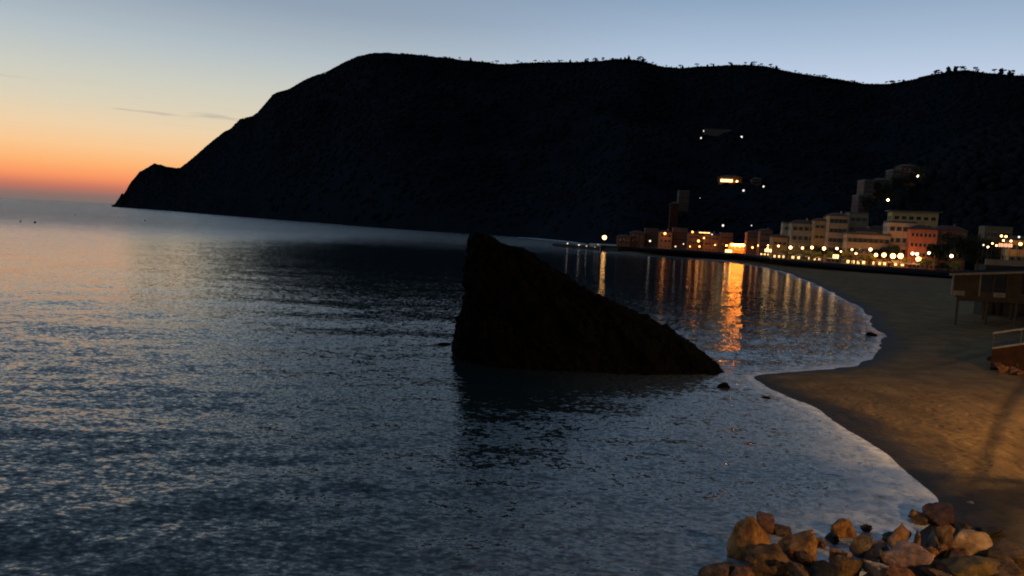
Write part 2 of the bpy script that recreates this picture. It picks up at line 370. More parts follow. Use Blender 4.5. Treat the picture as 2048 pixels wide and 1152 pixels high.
for pl_, wdt, stg in SHADE_TR:
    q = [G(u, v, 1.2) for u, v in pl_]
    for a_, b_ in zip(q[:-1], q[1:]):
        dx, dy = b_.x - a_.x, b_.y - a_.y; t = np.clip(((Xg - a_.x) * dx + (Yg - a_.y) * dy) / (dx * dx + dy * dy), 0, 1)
        dd = np.hypot(Xg - a_.x - t * dx, Yg - a_.y - t * dy); shade_trk = np.maximum(shade_trk, stg * np.exp(-(dd / wdt) ** 2))
shade_trk *= .6 + .4 * vnoise(Xg * 1.3, Yg * 1.3, 77)
Z = Z - .10 * shade_trk
me = grid_mesh('beach', Xg, Yg, Z, M['sand']); attr(me, 'shore', sd); attr(me, 'shade_track', shade_trk)
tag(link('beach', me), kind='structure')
def zsand(x, y):
    X = np.array([[x]]); Y = np.array([[y]]); s = sdist(X, Y); return float(sand_z(s, X, Y)[0, 0])

# ------------------------------------------------------------------ hills
SKY = [(228, 409), (240, 392), (243, 386), (248, 387), (262, 363), (280, 343), (300, 331), (308, 326), (318, 328), (330, 331), (345, 334), (360, 335), (372, 326), (390, 311), (410, 293), (430, 277), (450, 263), (462, 257),
       (470, 248), (480, 238), (490, 235), (505, 232), (515, 225), (530, 209), (545, 191), (552, 186), (575, 180), (590, 172), (610, 160), (635, 149), (660, 141), (690, 124), (715, 113), (740, 108), (770, 107), (810, 109), (850, 112),
       (900, 118), (950, 123), (1000, 129), (1050, 127), (1110, 125), (1170, 125), (1230, 120), (1270, 121), (1300, 127), (1325, 134), (1360, 137), (1420, 133), (1490, 130), (1530, 133), (1570, 142), (1620, 151), (1680, 161),
       (1730, 168), (1780, 169), (1820, 161), (1850, 153), (1900, 145), (1930, 142), (1970, 147), (2048, 152), (2200, 190), (2400, 250)]
sa, se = [], []
for u, v in SKY:
    p = P(u, v, 1000.); sa.append(p.x / 1000); se.append((p.z - H) / 1000)
sa = np.array(sa); se = np.array(se)
FT = np.array([(-.56, 2700), (-.50, 2250), (-.42, 1500), (-.31, 1120), (-.165, 820), (-.05, 740), (.02, 700), (.08, 620), (.135, 460), (.20, 432), (.30, 420), (.36, 360), (.45, 330), (.62, 300), (1.0, 290)])
RG = np.array([(-.56, 2760), (-.50, 2500), (-.42, 2150), (-.31, 1900), (-.165, 1650), (0, 1700), (.2, 1650), (.4, 1550), (.62, 1450), (1.0, 1300)])
def densify(T):
    xs = np.linspace(T[0, 0], T[-1, 0], 500); ys = np.interp(xs, T[:, 0], T[:, 1]); k = np.hanning(45); k /= k.sum()
    return np.stack([xs, np.convolve(np.pad(ys, 22, mode='edge'), k, 'valid')], 1)
FT = densify(FT); RG = densify(RG)
def hill_z(a, Y):
    f = np.interp(a, FT[:, 0], FT[:, 1]); r = np.interp(a, RG[:, 0], RG[:, 1]); e = np.interp(a, sa, se)
    zr = H + e * r; t = (Y - f) / (r - f)
    ps = np.interp(a, [-.5, -.2, .1, .25], [.62, .72, .95, 1.25])      # cliffs seaward, softer behind the town
    base = np.interp(a, [.08, .14], [0, 2.4])
    tt = np.clip(t, 0, 1)
    z = base + (zr - base) * tt ** ps
    X = a * Y
    gul = fbm(X * .0045 + 3, Y * .0045, 4, 11) * 46 + fbm(X * .02, Y * .02, 3, 5) * 9
    gul = gul * np.clip(zr / 330, .08, 1)
    z = z + (gul - 14 * np.clip(zr / 330, .08, 1)) * np.sin(np.pi * tt) ** .8 * 1.0
    z = np.minimum(z, H + (e - .003) * Y + 1e9 * (tt >= 1))            # never above the skyline line of sight
    z = np.where(t > 1, zr - (t - 1) * (r - f) * .55, z)
    return np.where(t < 0, np.maximum(base, 0) * 1.0 + np.where(a < .1, -3, 0), z)
cols = np.unique(np.concatenate([np.linspace(sa[0] - .003, 1.0, 900), sa[:30]]))
tr = np.concatenate([[-.06], np.linspace(0, 1, 170), np.linspace(1.02, 1.5, 12)])
A, T = np.meshgrid(cols, tr)
f = np.interp(A, FT[:, 0], FT[:, 1]); r = np.interp(A, RG[:, 0], RG[:, 1]); Yg = f + T * (r - f)
Z = hill_z(A, Yg)
# rugged cliff skyline
edgeN = fbm(A * 260, A * 0 + 1.5, 4, 2) * 2.2 + fbm(A * 900, A * 0 + 7.5, 3, 8) * 1.6
Z = Z + np.where(Z > 12, edgeN * np.clip(T, 0, 1) * (Yg / 1700), 0) - 1.0 * np.clip(T, 0, 1)
me = grid_mesh('hills', A * Yg, Yg, Z, M['forest']); tag(link('hills', me), kind='structure')
def hill_hit(u, v, off=0):
    d = ray(u, v); a = d.x / d.y; e = d.z / d.y
    f = np.interp(a, FT[:, 0], FT[:, 1])
    Ys = np.linspace(f, 1700, 3000); zz = hill_z(np.full_like(Ys, a), Ys); hit = np.where(zz > H + e * Ys)[0]
    Y = Ys[hit[0]] if len(hit) else 1200
    return Vector((a * Y, Y, H + e * Y))
# nearer wooded spur on the right
SP = [(1690, 450), (1724, 402), (1760, 379), (1790, 357), (1830, 333), (1865, 308), (1905, 284), (1960, 266), (2048, 248), (2200, 235)]
spa, spe = [], []
for u, v in SP:
    p = P(u, v, 1000.); spa.append(p.x / 1000); spe.append((p.z - H) / 1000)
spa[0] -= .001
def spur_z(a, Y):
    e = np.interp(a, spa, spe); f = np.interp(a, [.44, .5, .6, .8], [345, 325, 300, 285]); r = f + 150
    zr = H + e * r; t = np.clip((Y - f) / (r - f), 0, 1)
    z = 2.4 + (zr - 2.4) * t ** .95 + (fbm(a * Y * .03, Y * .03, 4, 31) * 6 - 3) * np.sin(np.pi * t)
    z = np.where(Y > r, zr - (Y - r) * .3, z)
    return np.where(Y < f, 2.2, z)
cols = np.linspace(spa[0], .85, 240); rr = np.linspace(-.02, 1.7, 110)
A, T = np.meshgrid(cols, rr); f = np.interp(A, [.44, .5, .6, .8], [345, 325, 300, 285]); Yg = f + T * 150
me = grid_mesh('hills', A * Yg, Yg, spur_z(A, Yg) - .6, M['forest']); tag(link('wooded_spur', me), kind='structure')

# ------------------------------------------------------------------ woods over the slopes (nobody could count these)
def clumps(name, pts, sizes, mtl, label, squash=.8):
    bm = bmesh.new(); bmesh.ops.create_icosphere(bm, subdivisions=1, radius=1); bv = np.array([v.co for v in bm.verts]); bf = np.array([[v.index for v in f.verts] for f in bm.faces]); bm.free()
    n = len(pts); nv = len(bv)
    jit = 1 + (np.random.rand(n, nv, 1) - .5) * .7
    V = bv[None] * jit * np.array(sizes)[:, None, None] * np.array([1, 1, squash]) + np.array(pts)[:, None, :]
    Fc = (bf[None] + (np.arange(n) * nv)[:, None, None]).reshape(-1, 3)
    me = bpy.data.meshes.new(name); me.vertices.add(n * nv); me.vertices.foreach_set('co', V.astype(np.float32).ravel())
    me.loops.add(Fc.size); me.loops.foreach_set('vertex_index', Fc.ravel().astype(np.int32))
    me.polygons.add(len(Fc)); me.polygons.foreach_set('loop_start', (np.arange(len(Fc)) * 3).astype(np.int32)); me.update(calc_edges=True); me.validate(); me.materials.append(mtl)
    return tag(link(name, me), label, 'woodland', kind='stuff')
pts, szs = [], []
nA = 15000
a = np.random.uniform(sa[0] + .01, .75, nA); t = np.random.rand(nA) ** .8
f = np.interp(a, FT[:, 0], FT[:, 1]); r = np.interp(a, RG[:, 0], RG[:, 1]); Y = f + t * (r - f) * .985; zz = hill_z(a, Y)
keep = zz > 8
for i in np.where(keep)[0]:
    s = random.uniform(2.5, 6) * (Y[i] / 1300) ** .5 * (0.55 if a[i] < -.33 else 1)
    pts.append((a[i] * Y[i], Y[i], zz[i] - s * .2)); szs.append(s)
for k in range(9500):
    a_ = random.uniform(-.40, .74); dn = vnoise(np.array([a_ * 60]), np.array([.5]), 4)[0]
    if random.random() > .25 + dn: continue
    r_ = np.interp(a_, RG[:, 0], RG[:, 1]); e_ = np.interp(a_, sa, se); s = random.uniform(.9, 3.2) * (.6 + .8 * dn) * (.7 if a_ < -.2 else 1); y_ = r_ * random.uniform(.985, 1.0)
    pts.append((a_ * y_, y_, H + e_ * y_ - 1.2 + s * .1)); szs.append(s)
clumps('woodland', pts, szs, M['canopy'], 'dark woodland covering the slopes of the long ridge')
pts, szs = [], []
for k in range(2600):
    a_ = random.uniform(.455, .80); f = np.interp(a_, [.44, .5, .6, .8], [345, 325, 300, 285]); Y_ = f + random.random() ** .9 * 155
    z_ = float(spur_z(np.array(a_), np.array(Y_))); s = random.uniform(1.4, 3.4); pts.append((a_ * Y_, Y_, z_ + s * .3)); szs.append(s)
clumps('undergrowth', pts, szs, M['canopy'], 'dark scrub and trees covering the nearer spur above the town', .9)

# ------------------------------------------------------------------ pines on the skyline
def pine_mesh(kind, seed):
    rnd = random.Random(seed); mb = MB(); h = 1.0
    lean = rnd.uniform(-.12, .12)
    top = (lean, 0, h * .86)
    mb.tube([(0, 0, -.25), (lean * .4, 0, h * .4), top], [.045, .032, .02], 5, 0)
    for s in (-1, 1):
        mb.tube([(lean * .6, 0, h * .55), (lean + s * .2, rnd.uniform(-.1, .1), h * .84)], [.02, .012], 4, 0)
    nb = 9 if kind == 'umbrella' else 12
    for k in range(nb):
        if kind == 'umbrella':
            an = rnd.uniform(0, 6.28); rr_ = rnd.uniform(.05, .38); c = (lean + rr_ * math.cos(an), rr_ * math.sin(an), h * (.93 - rr_ * .25)); rad = rnd.uniform(.09, .16); sq = .55
        else:
            zf = k / nb; c = (lean * zf + rnd.uniform(-.12, .12), rnd.uniform(-.12, .12), h * (.3 + .68 * zf)); rad = .20 * (1.1 - zf) + .05; sq = .8
        i0 = len(mb.v); mb.ball(c, rad, 6, 1, sq)
        for i in range(i0, len(mb.v)):
            x, y, z_ = mb.v[i]; mb.v[i] = (x + rnd.uniform(-.03, .03), y + rnd.uniform(-.03, .03), z_ + rnd.uniform(-.025, .025))
    return mb.me('skyline_pine', [M['trunk'], M['pine']])
pmesh = [(pine_mesh('umbrella', i), 'flat-topped') for i in range(4)] + [(pine_mesh('upright', i + 9), 'narrow upright') for i in range(2)]
stretches = [('on the left brow of the ridge', 735, 880, 14, .55), ('on the falling crest beyond the brow', 885, 1010, 13, .9), ('on the crest above the stack rock', 1020, 1185, 17, .9), ('on the middle hump of the ridge', 1190, 1320, 24, 1.15),
             ('in the dip beside the middle hump', 1325, 1400, 9, .9), ('on the low crest above the town', 1405, 1560, 22, .9), ('on the long slope into the saddle', 1565, 1720, 17, .85), ('along the saddle of the ridge', 1725, 1850, 12, .85),
             ('on the last hump of the ridge', 1855, 2046, 30, 1.15)]
for where, u0, u1, n, hs in stretches:
    n = int(n * 1.25)
    cl_ = [random.uniform(u0, u1) for _ in range(max(3, n // 4))]
    us = sorted(min(u1, max(u0, random.choice(cl_) + random.gauss(0, 7))) if random.random() < .45 else random.uniform(u0, u1) for _ in range(n))
    for i, u in enumerate(us):
        a_ = P(u, 140, 1000.).x / 1000; e_ = np.interp(a_, sa, se); r_ = np.interp(a_, RG[:, 0], RG[:, 1])
        k = random.randrange(6); pm, desc = pmesh[k]; hgt = random.choice([random.uniform(5.5, 8), random.uniform(7, 13)]) * hs
        o = link('umbrella_pine' if k < 4 else 'pine_tree', pm, None, (a_ * r_, r_, H + e_ * r_ - 3.0), random.uniform(0, 6.28), (hgt * random.uniform(.9, 1.25), hgt, hgt))
        size = 'tall' if hgt > 9.5 * hs else ('low' if hgt < 7.5 * hs else 'middling')
        tag(o, f'{ORD[i+1]} pine {where}, {size} and {desc}', 'pine tree', 'pines along the skyline ' + where)

# ------------------------------------------------------------------ sea stack
LO = [(908, 716), (906, 700), (909, 682), (914, 650), (922, 620), (928, 590), (931, 560), (934, 520), (935, 500), (936, 483), (942, 472), (950, 468)]
RI = [(1447, 743), (1438, 731), (1420, 715), (1390, 693), (1360, 672), (1320, 651), (1290, 632), (1240, 611), (1200, 594), (1165, 577), (1135, 554), (1110, 543), (1100, 533), (1075, 516), (1055, 503), (1030, 498), (1003, 492), (990, 480), (975, 470), (960, 467)]
lo_ = sorted((P(u, v, 65.).z, P(u, v, 65.).x) for u, v in LO); ri_ = sorted((P(u, v, 65.).z, P(u, v, 65.).x) for u, v in RI)
RO = [(z_, np.interp(z_, [q[0] for q in lo_], [q[1] for q in lo_]), np.interp(z_, [q[0] for q in ri_], [q[1] for q in ri_])) for z_ in np.linspace(0, 11.0, 111)]
RO = np.array(RO)
zs = np.concatenate([np.linspace(-1.2, 0, 8)[:-1], np.linspace(0, 11.0, 130)])
NP = 260; verts = []
for z_ in zs:
    zc = max(z_, 0); xl = np.interp(zc, RO[:, 0], RO[:, 1]); xr = np.interp(zc, RO[:, 0], RO[:, 2])
    if z_ < 0: xl += z_ * .4; xr -= z_ * .8
    hd = 1.3 + 3.9 * (1 - (zc / 11.01) ** 1.4) ** .8
    for k in range(NP):
        an = 2 * math.pi * k / NP; cx, sy = math.cos(an), math.sin(an)
        ex = math.copysign(abs(cx) ** .8, cx); ey = math.copysign(abs(sy) ** .9, sy)
        x = (xl + xr) / 2 + (xr - xl) / 2 * ex
        wd = hd * (1.0 - .45 * (x - xl) / max(xr - xl, .1)) if ex > -1 else hd
        yc = 65.5 - .045 * (x + 5) - zc * .08
        verts.append([x, yc + wd * ey, z_])
V = []
for x, y, z_ in verts:
    q = Vector((x * .35, y * .35, z_ * .28)); nrm_ = Vector(((x - np.interp(max(z_, 0), RO[:, 0], (RO[:, 1] + RO[:, 2]) / 2)) * .5, (y - 65) * 2.5, 1.2)); nrm_.normalize()
    rd = mn.ridged_multi_fractal(q, .9, 2.1, 5, 1.0, 2.0) - 1.0
    a1 = mn.noise(Vector((x * .55 + z_ * .3, y * .6, z_ * .35))) * .55; a2 = mn.noise(Vector((x * 1.7, y * 1.7, z_ * 1.3))) * .34; a3 = mn.noise(Vector((x * 4.6, y * 4.6, z_ * 3.8))) * .17
    crk = -.28 * max(0, 1 - abs(mn.noise(Vector((x * .8 + z_ * .5, y * .8, z_ * .22 + 4)))) * 7)
    strat = .16 * ((z_ * 1.1 + x * .55 + .9 * mn.noise(Vector((x * .4, y * .4, z_ * .4)))) % 1.0)
    dsp = rd * .36 + a1 + a2 + a3 + crk + strat
    tp = min(1, max(0, (11.3 - z_) / 1.2))
    V.append((x + nrm_.x * dsp * .6 * tp + .16 * mn.noise(Vector((y, z_ * 2.2, x * 2))), y + nrm_.y * dsp, z_ + (nrm_.z * dsp * .55 * tp + .30 * mn.noise(Vector((x * 1.9, y * 1.9, z_ * .5 + 9)))) * (1 if z_ > .5 else 0)))
nz_ = len(zs); Fc = []
for i in range(nz_ - 1):
    for k in range(NP): Fc.append((i * NP + k, i * NP + (k + 1) % NP, (i + 1) * NP + (k + 1) % NP, (i + 1) * NP + k))
V.append((-3.0, 65, 11.05)); 
for k in range(NP): Fc.append(((nz_ - 1) * NP + k, (nz_ - 1) * NP + (k + 1) % NP, len(V) - 1))
me = bpy.data.meshes.new('sea_stack'); me.from_pydata(V, [], Fc); me.materials.append(M['cliff']); me.update()
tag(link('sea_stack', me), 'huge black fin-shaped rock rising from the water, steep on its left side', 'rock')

# ------------------------------------------------------------------ boulders
def boulder_mesh(seed, cuts=16, rough=.06, mtl=None, name='boulder'):
    rnd = random.Random(seed); bm = bmesh.new()
    for k in range(cuts):
        v = Vector((rnd.gauss(0, 1), rnd.gauss(0, 1), rnd.gauss(0, 1))).normalized() * rnd.uniform(.86, 1.05); bm.verts.new(v)
    bmesh.ops.convex_hull(bm, input=bm.verts)
    for v in [v for v in bm.verts if not v.link_faces]: bm.verts.remove(v)
    bmesh.ops.dissolve_limit(bm, angle_limit=R(14), verts=bm.verts, edges=bm.edges)
    bmesh.ops.bevel(bm, geom=list(bm.edges), offset=.07, segments=2, profile=.6, affect='EDGES', clamp_overlap=True)
    bmesh.ops.remove_doubles(bm, verts=bm.verts, dist=.02)
    bmesh.ops.triangulate(bm, faces=bm.faces)
    for _ in range(3): bmesh.ops.subdivide_edges(bm, edges=[e for e in bm.edges if e.calc_length() > .09], cuts=1)
    bmesh.ops.triangulate(bm, faces=bm.faces)
    for v in bm.verts:
        if v.co.length > 1.06: v.co = v.co.normalized() * 1.06
        q = v.co * 2.2 + Vector((seed * 3.1, 0, 0)); v.co += v.co.normalized() * (mn.noise(q) * rough * 1.5 + mn.noise(q * 3.3) * rough * .6 + mn.noise(q * 8) * rough * .35 - rough * .5 * max(0, mn.noise(q * 1.7 + Vector((5, 5, 5)))) ** .5)
    me = bpy.data.meshes.new(name); bm.to_mesh(me); bm.free()
    me.polygons.foreach_set('use_smooth', [True] * len(me.polygons)); me.materials.append(mtl); return me
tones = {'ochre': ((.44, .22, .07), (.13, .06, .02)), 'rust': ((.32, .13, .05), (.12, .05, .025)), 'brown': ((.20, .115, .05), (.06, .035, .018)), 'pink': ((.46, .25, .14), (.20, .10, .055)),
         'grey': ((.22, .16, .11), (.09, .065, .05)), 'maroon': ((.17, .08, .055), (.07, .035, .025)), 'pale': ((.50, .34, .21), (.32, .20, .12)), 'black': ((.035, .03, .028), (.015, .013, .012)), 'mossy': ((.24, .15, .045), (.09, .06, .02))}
TM = {k: mat('boulder_' + k, tuple(q * 1.15 for q in a_), tuple(q * .55 for q in b_), 1.9, .8, .20, 3.2, detail=9) for k, (a_, b_) in tones.items()}
BL = [  # centre u, v, width, height in photograph pixels, tone, lift, label
 (1498, 1082, 66, 92, 'ochre', .1, 'tall ochre boulder leaning over the water at the left end of the pile'),
 (1534, 1044, 52, 42, 'rust', 0, 'rust-brown boulder with a pale crest just behind the leaning ochre one'),
 (1566, 1057, 36, 26, 'brown', 0, 'small dark brown boulder touching the rust one at the waterline'),
 (1541, 1122, 84, 62, 'brown', .1, 'wide dull brown boulder in front of the leaning ochre one'),
 (1614, 1100, 88, 80, 'ochre', .2, 'big ochre boulder with a long pale ridge down its front'),
 (1436, 1150, 80, 26, 'brown', 0, 'low wet brown boulder lowest and furthest out in the water'),
 (1694, 1056, 48, 38, 'ochre', .1, 'angular ochre boulder standing up at the back edge of the pile'),
 (1722, 1084, 46, 44, 'grey', .2, 'dark grey boulder sloping below the angular ochre one'),
 (1682, 1106, 48, 56, 'ochre', .2, 'dull yellow boulder in the gap beside the big ridged one'),
 (1752, 1094, 50, 36, 'pink', .2, 'flat pinkish boulder left of the dark hollow'),
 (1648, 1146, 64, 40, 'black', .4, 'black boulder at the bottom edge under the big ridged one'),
 (1702, 1138, 58, 44, 'brown', .4, 'brown boulder wedged left of the bright ochre crest'),
 (1757, 1140, 58, 44, 'pale', .5, 'bright ochre crested boulder at the bottom edge of the pile'),
 (1812, 1074, 46, 52, 'pink', .3, 'upright pinkish boulder heading the long slab'),
 (1838, 1112, 104, 74, 'pink', .5, 'long pinkish slab sloping down to the right in the middle of the pile'),
 (1846, 1076, 30, 48, 'ochre', .3, 'narrow upright ochre boulder behind the long slab'),
 (1870, 1082, 40, 60, 'grey', .3, 'grey faced boulder between two ochre ones behind the slab'),
 (1896, 1082, 44, 62, 'ochre', .4, 'knobbly ochre boulder right of the grey faced one'),
 (1838, 1026, 30, 20, 'ochre', .1, 'small ochre stone alone in the wash near the sand'),
 (1898, 1032, 74, 48, 'maroon', .1, 'dark maroon boulder at the corner where sand meets foam'),
 (1904, 1058, 20, 20, 'pale', .5, 'small pale round stone on top of the knobbly ochre boulder'),
 (1956, 1096, 80, 60, 'pale', .4, 'pale orange square-cut block at the right side of the pile'),
 (1962, 1142, 100, 52, 'mossy', .6, 'broad mossy yellow boulder beneath the pale orange block'),
 (1896, 1128, 62, 36, 'grey', .6, 'grey boulder below the knobbly ochre one'),
 (1806, 1152, 56, 34, 'rust', .7, 'rust boulder at the bottom edge under the long slab'),
 (1884, 1156, 66, 30, 'brown', .7, 'brown boulder at the bottom edge under the grey one'),
 (1994, 1066, 54, 20, 'black', .3, 'flat black boulder half sunk in sand behind the pale orange block'),
 (2028, 1108, 80, 60, 'brown', .5, 'dark brown boulder at the right edge of the picture'),
 (2034, 1152, 80, 40, 'brown', .8, 'dark brown boulder in the bottom right corner'),
 (1586, 1150, 66, 34, 'brown', .3, 'brown boulder at the bottom edge below the big ridged ochre one'),
 (1492, 1150, 60, 30, 'rust', .1, 'rusty boulder at the bottom edge below the leaning ochre one'),
 (1960, 1008, 34, 9, 'pale', 0, 'thin pale stone lying on the sand above the pile'),
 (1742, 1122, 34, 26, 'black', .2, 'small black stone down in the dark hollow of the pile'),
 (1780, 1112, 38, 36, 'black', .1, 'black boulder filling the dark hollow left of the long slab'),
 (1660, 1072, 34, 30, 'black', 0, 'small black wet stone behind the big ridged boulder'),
 (1925, 1112, 36, 30, 'rust', .4, 'small rust stone between the knobbly ochre boulder and the pale block'),
 (1930, 1052, 30, 20, 'brown', .3, 'small brown stone below the dark maroon boulder'),
]
for i, (u, v, wp, hp, tone, lift, lab) in enumerate(BL):
    v += 5; p = G(u, v + hp * .30, lift); s = p.y / F
    rnd = random.Random(i * 7 + 3)
    me = boulder_mesh(i + 50, rnd.choice([9, 10, 12, 15]), .075, TM[tone])
    o = link('boulder', me, None, (p.x, p.y + wp * s * .25, p.z + hp * s * .20), rnd.uniform(0, 6.28))
    o.scale = (wp * s * .69, wp * s * .62, hp * s * .73)
    o.rotation_euler = (rnd.uniform(-.25, .25), rnd.uniform(-.25, .25) + (.35 if 'slab' in lab else 0), 0 if abs(wp - hp) > 12 else rnd.uniform(0, 6.28))
    tag(o, lab, 'boulder', 'boulders piled at the foot of the sea wall')
rnd = random.Random(17); CW = ['rust', 'brown', 'ochre', 'grey', 'pink', 'black']
us_ = sorted(rnd.uniform(1470, 2040) for _ in range(38))
for i in range(38):
    u = us_[i]; v = rnd.uniform(1062, 1152) - (0 if u < 1800 else 18); wp = rnd.uniform(14, 36); tone = CW[i % 6]
    near = min(BL, key=lambda b_: abs(b_[0] - u) + abs(b_[1] - v)); side = ('left of' if u < near[0] else 'right of')
    p = G(u, v, .15 + .5 * (v > 1100)); s = p.y / F; o = link('stone', boulder_mesh(500 + i % 7, 14, .1, TM[tone]), None, (p.x, p.y + .3, p.z)); o.scale = (wp * s * .6, wp * s * .5, wp * s * .42); o.rotation_euler = (0, 0, rnd.uniform(0, 6))
    tag(o, f"{ORD[i+1]} small {tone} filler stone counted from the pile's left end", 'stone', 'small stones filling the gaps of the boulder pile')
for u, v, wp, hp, lab in [(1448, 771, 30, 15, 'small black rock off the tip of the big dark stack'), (1532, 794, 20, 6, 'tiny dark rock awash beside the sand spit'), (886, 687, 34, 8, 'low black ledge awash left of the big dark stack'), (1742, 668, 26, 12, 'dark rock in the surf where the cove turns')]:
    p = G(u, v + hp * .3); s = p.y / F
    o = link('sea_rock', boulder_mesh(int(u), 14, .07, M['cliff']), None, (p.x, p.y, 0.0)); o.scale = (wp * s * .5, wp * s * .5, hp * s * .75)
    tag(o, lab, 'rock', 'small rocks breaking the water')

# ------------------------------------------------------------------ far promenade
PR = [(1200, 402), (1260, 400), (1320, 392), (1400, 386), (1475, 377), (1560, 318), (1650, 296), (1750, 282), (1850, 273), (1940, 264), (2100, 250), (2500, 235)]
PRW = [Vector(((P(u, 510, 1000.).x / 1000) * Y, Y, 0)) for u, Y in PR]
PZ = 2.5
def prom_y(u):
    return np.interp(u, [p[0] for p in PR], [p[1] for p in PR])
mb = MB()
for a_, b_ in zip(PRW[:-1], PRW[1:]):
    mb.quadbox([(a_.x, a_.y, -1), (b_.x, b_.y, -1), (b_.x, b_.y + 60, -1), (a_.x, a_.y + 60, -1), (a_.x, a_.y, PZ), (b_.x, b_.y, PZ), (b_.x, b_.y + 60, PZ), (a_.x, a_.y + 60, PZ)])
tag(mb.build('promenade_ground', M['paving']), kind='structure')
mb = MB(); 
for a_, b_ in zip(PRW[:-1], PRW[1:]):
    mb.quadbox([(a_.x, a_.y - .5, -1), (b_.x, b_.y - .5, -1), (b_.x, b_.y - .05, -1), (a_.x, a_.y - .05, -1), (a_.x, a_.y - .5, PZ + .55), (b_.x, b_.y - .5, PZ + .55), (b_.x, b_.y - .05, PZ + .55), (a_.x, a_.y - .05, PZ + .55)])
tag(mb.build('sea_wall', M['seawall']), 'long dark stone sea wall between beach and lit promenade', 'wall')

# ------------------------------------------------------------------ buildings
def win_meshes(w_, h_):
    fr = MB(); t = .09
    fr.box(-w_/2 - t, w_/2 + t, -.06, .02, h_, h_ + t); fr.box(-w_/2 - t - .05, w_/2 + t + .05, -.14, .02, -t, 0)
    fr.box(-w_/2 - t, -w_/2, -.06, .02, 0, h_); fr.box(w_/2, w_/2 + t, -.06, .02, 0, h_); fr.box(-.03, .03, -.04, .02, 0, h_)
    pn = MB().box(-w_/2, w_/2, -.015, .03, 0, h_)
    sh = []
    for s in (-1, 1):
        x0 = s * (w_/2 + t + .02); sh.append(MB().box(min(x0, x0 + s * w_ * .3), max(x0, x0 + s * w_ * .3), -.075, .02, 0, h_).me('shutter', M['shutter']))
    return fr.me('window', M['frame']), pn.me('pane', M['pane']), pn.me('pane', M['litwin']), sh
WM = {k: win_meshes(*k) for k in [(1.0, 1.6), (.8, 1.2), (1.2, 2.1), (1.6, 1.3)]}
def building(u0, u1, vt, Y, floors, ncol, c1, lab, roof='flat', wk=(1.0, 1.6), depth=9., base=PZ, cat='house', lit=(), balc=(), shut=True, rz=None, name='house', arcade=False, grp=None, vb=None, pos=None):
    uc = (u0 + u1) / 2
    pt = P(uc, vt, Y); x = pt.x; w_ = (u1 - u0) / F * Y
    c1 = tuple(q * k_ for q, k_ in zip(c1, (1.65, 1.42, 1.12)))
    if vb is not None: base = P(uc, vb, Y).z
    h_ = pt.z - base
    if rz is None: rz = -math.atan2(x, Y) * .55
    root = empty(name, (x, Y, base), rz, lab, cat, grp)
    if vb is None and uc > 1530 and 'dark' not in lab and 'behind' not in lab: lit = tuple((0, q) for q in range(ncol) if (q * 7 + int(u0)) % 5 != 0)  # glowing ground-floor panes added to brighten the promenade between its lamps
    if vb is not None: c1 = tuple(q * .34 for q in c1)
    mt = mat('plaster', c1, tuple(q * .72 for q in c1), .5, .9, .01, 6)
    zt = h_
    wb_ = MB(); rh = 0
    if roof == 'hip': rh = min(1.9, w_ * .16); zt = h_ - rh
    if roof == 'pavilion': rh = .45; zt = h_ - rh
    wb_.box(-w_/2, w_/2, 0, depth, -6, zt); wb_.box(-w_/2 - .04, w_/2 + .04, -.04, depth + .04, -5.9, .7)
    fh = zt / floors
    for k in range(1, floors):
        wb_.box(-w_/2 - .07, w_/2 + .07, -.07, .2, k * fh - .1, k * fh + .1)
    wb_.build('wall', mt, root)
    rb = MB()
    if roof == 'hip': 
        rb.box(-w_/2 - .5, w_/2 + .5, -.5, depth + .5, zt + .002, zt + .2)
        rb.frus((-w_/2 - .45, w_/2 + .45, -.45, depth + .45), zt + .203, (-w_/2 + w_*.28, w_/2 - w_*.28, depth*.42, depth*.58), h_ + .2)
    elif roof == 'pavilion': rb.box(-w_/2 - 1.1, w_/2 + 1.1, -1.1, depth + .8, zt + .002, h_)
    else:
        rb.box(-w_/2 - .15, w_/2 + .15, -.15, depth + .15, zt + .002, zt + .22)
        rb.box(-w_/2, w_/2, 0, .2, zt + .223, zt + .75); rb.box(-w_/2, -w_/2 + .2, .203, depth, zt + .223, zt + .75); rb.box(w_/2 - .2, w_/2, .203, depth, zt + .223, zt + .75)
    ro = rb.build('roof', M['roof'] if roof == 'hip' else M['flatroof'], root)
    if roof == 'hip': MB().box(w_*.12, w_*.12 + .6, depth*.3, depth*.3 + .6, zt + .5, h_ + .9).build('chimney', mt, ro)
    ww, wh = wk; fr, pn, pl, sh = WM[wk]
    for fl in range(floors):
        for c_ in range(ncol):
            xx = (c_ + .5) / ncol * (w_ - .8) - (w_ - .8) / 2; zz_ = fl * fh + (fh - wh) * .42
            if fl == 0: zz_ = max(.12, zz_ * .3)
            wo_ = link('window', fr, root, (xx, 0, zz_)); link('pane', pl if (fl, c_) in lit else pn, wo_)
            if shut and fl > 0: [link('shutter', q, wo_) for q in sh]
    # side windows, seen from a step to the left
    for fl in range(1, floors):
        for yy in (depth * .3, depth * .7):
            for s in (-1, 1):
                wo_ = link('window', fr, root, (s * w_/2, yy, fl * fh + (fh - wh) * .42), s * math.pi / 2); link('pane', pn, wo_)
    for fl in balc:
        bb = MB(); bb.box(-w_*.42, w_*.42, -1.1, -.003, fl * fh - .12, fl * fh + .02)
        for q in np.linspace(-w_*.42, w_*.42, 16): bb.box(q - .03, q + .03, -1.08, -1.02, fl * fh + .023, fl * fh + .95)
        bb.box(-w_*.42, w_*.42, -1.1, -1.0, fl * fh + .953, fl * fh + 1.02); bb.build('balcony', M['concrete'], root)
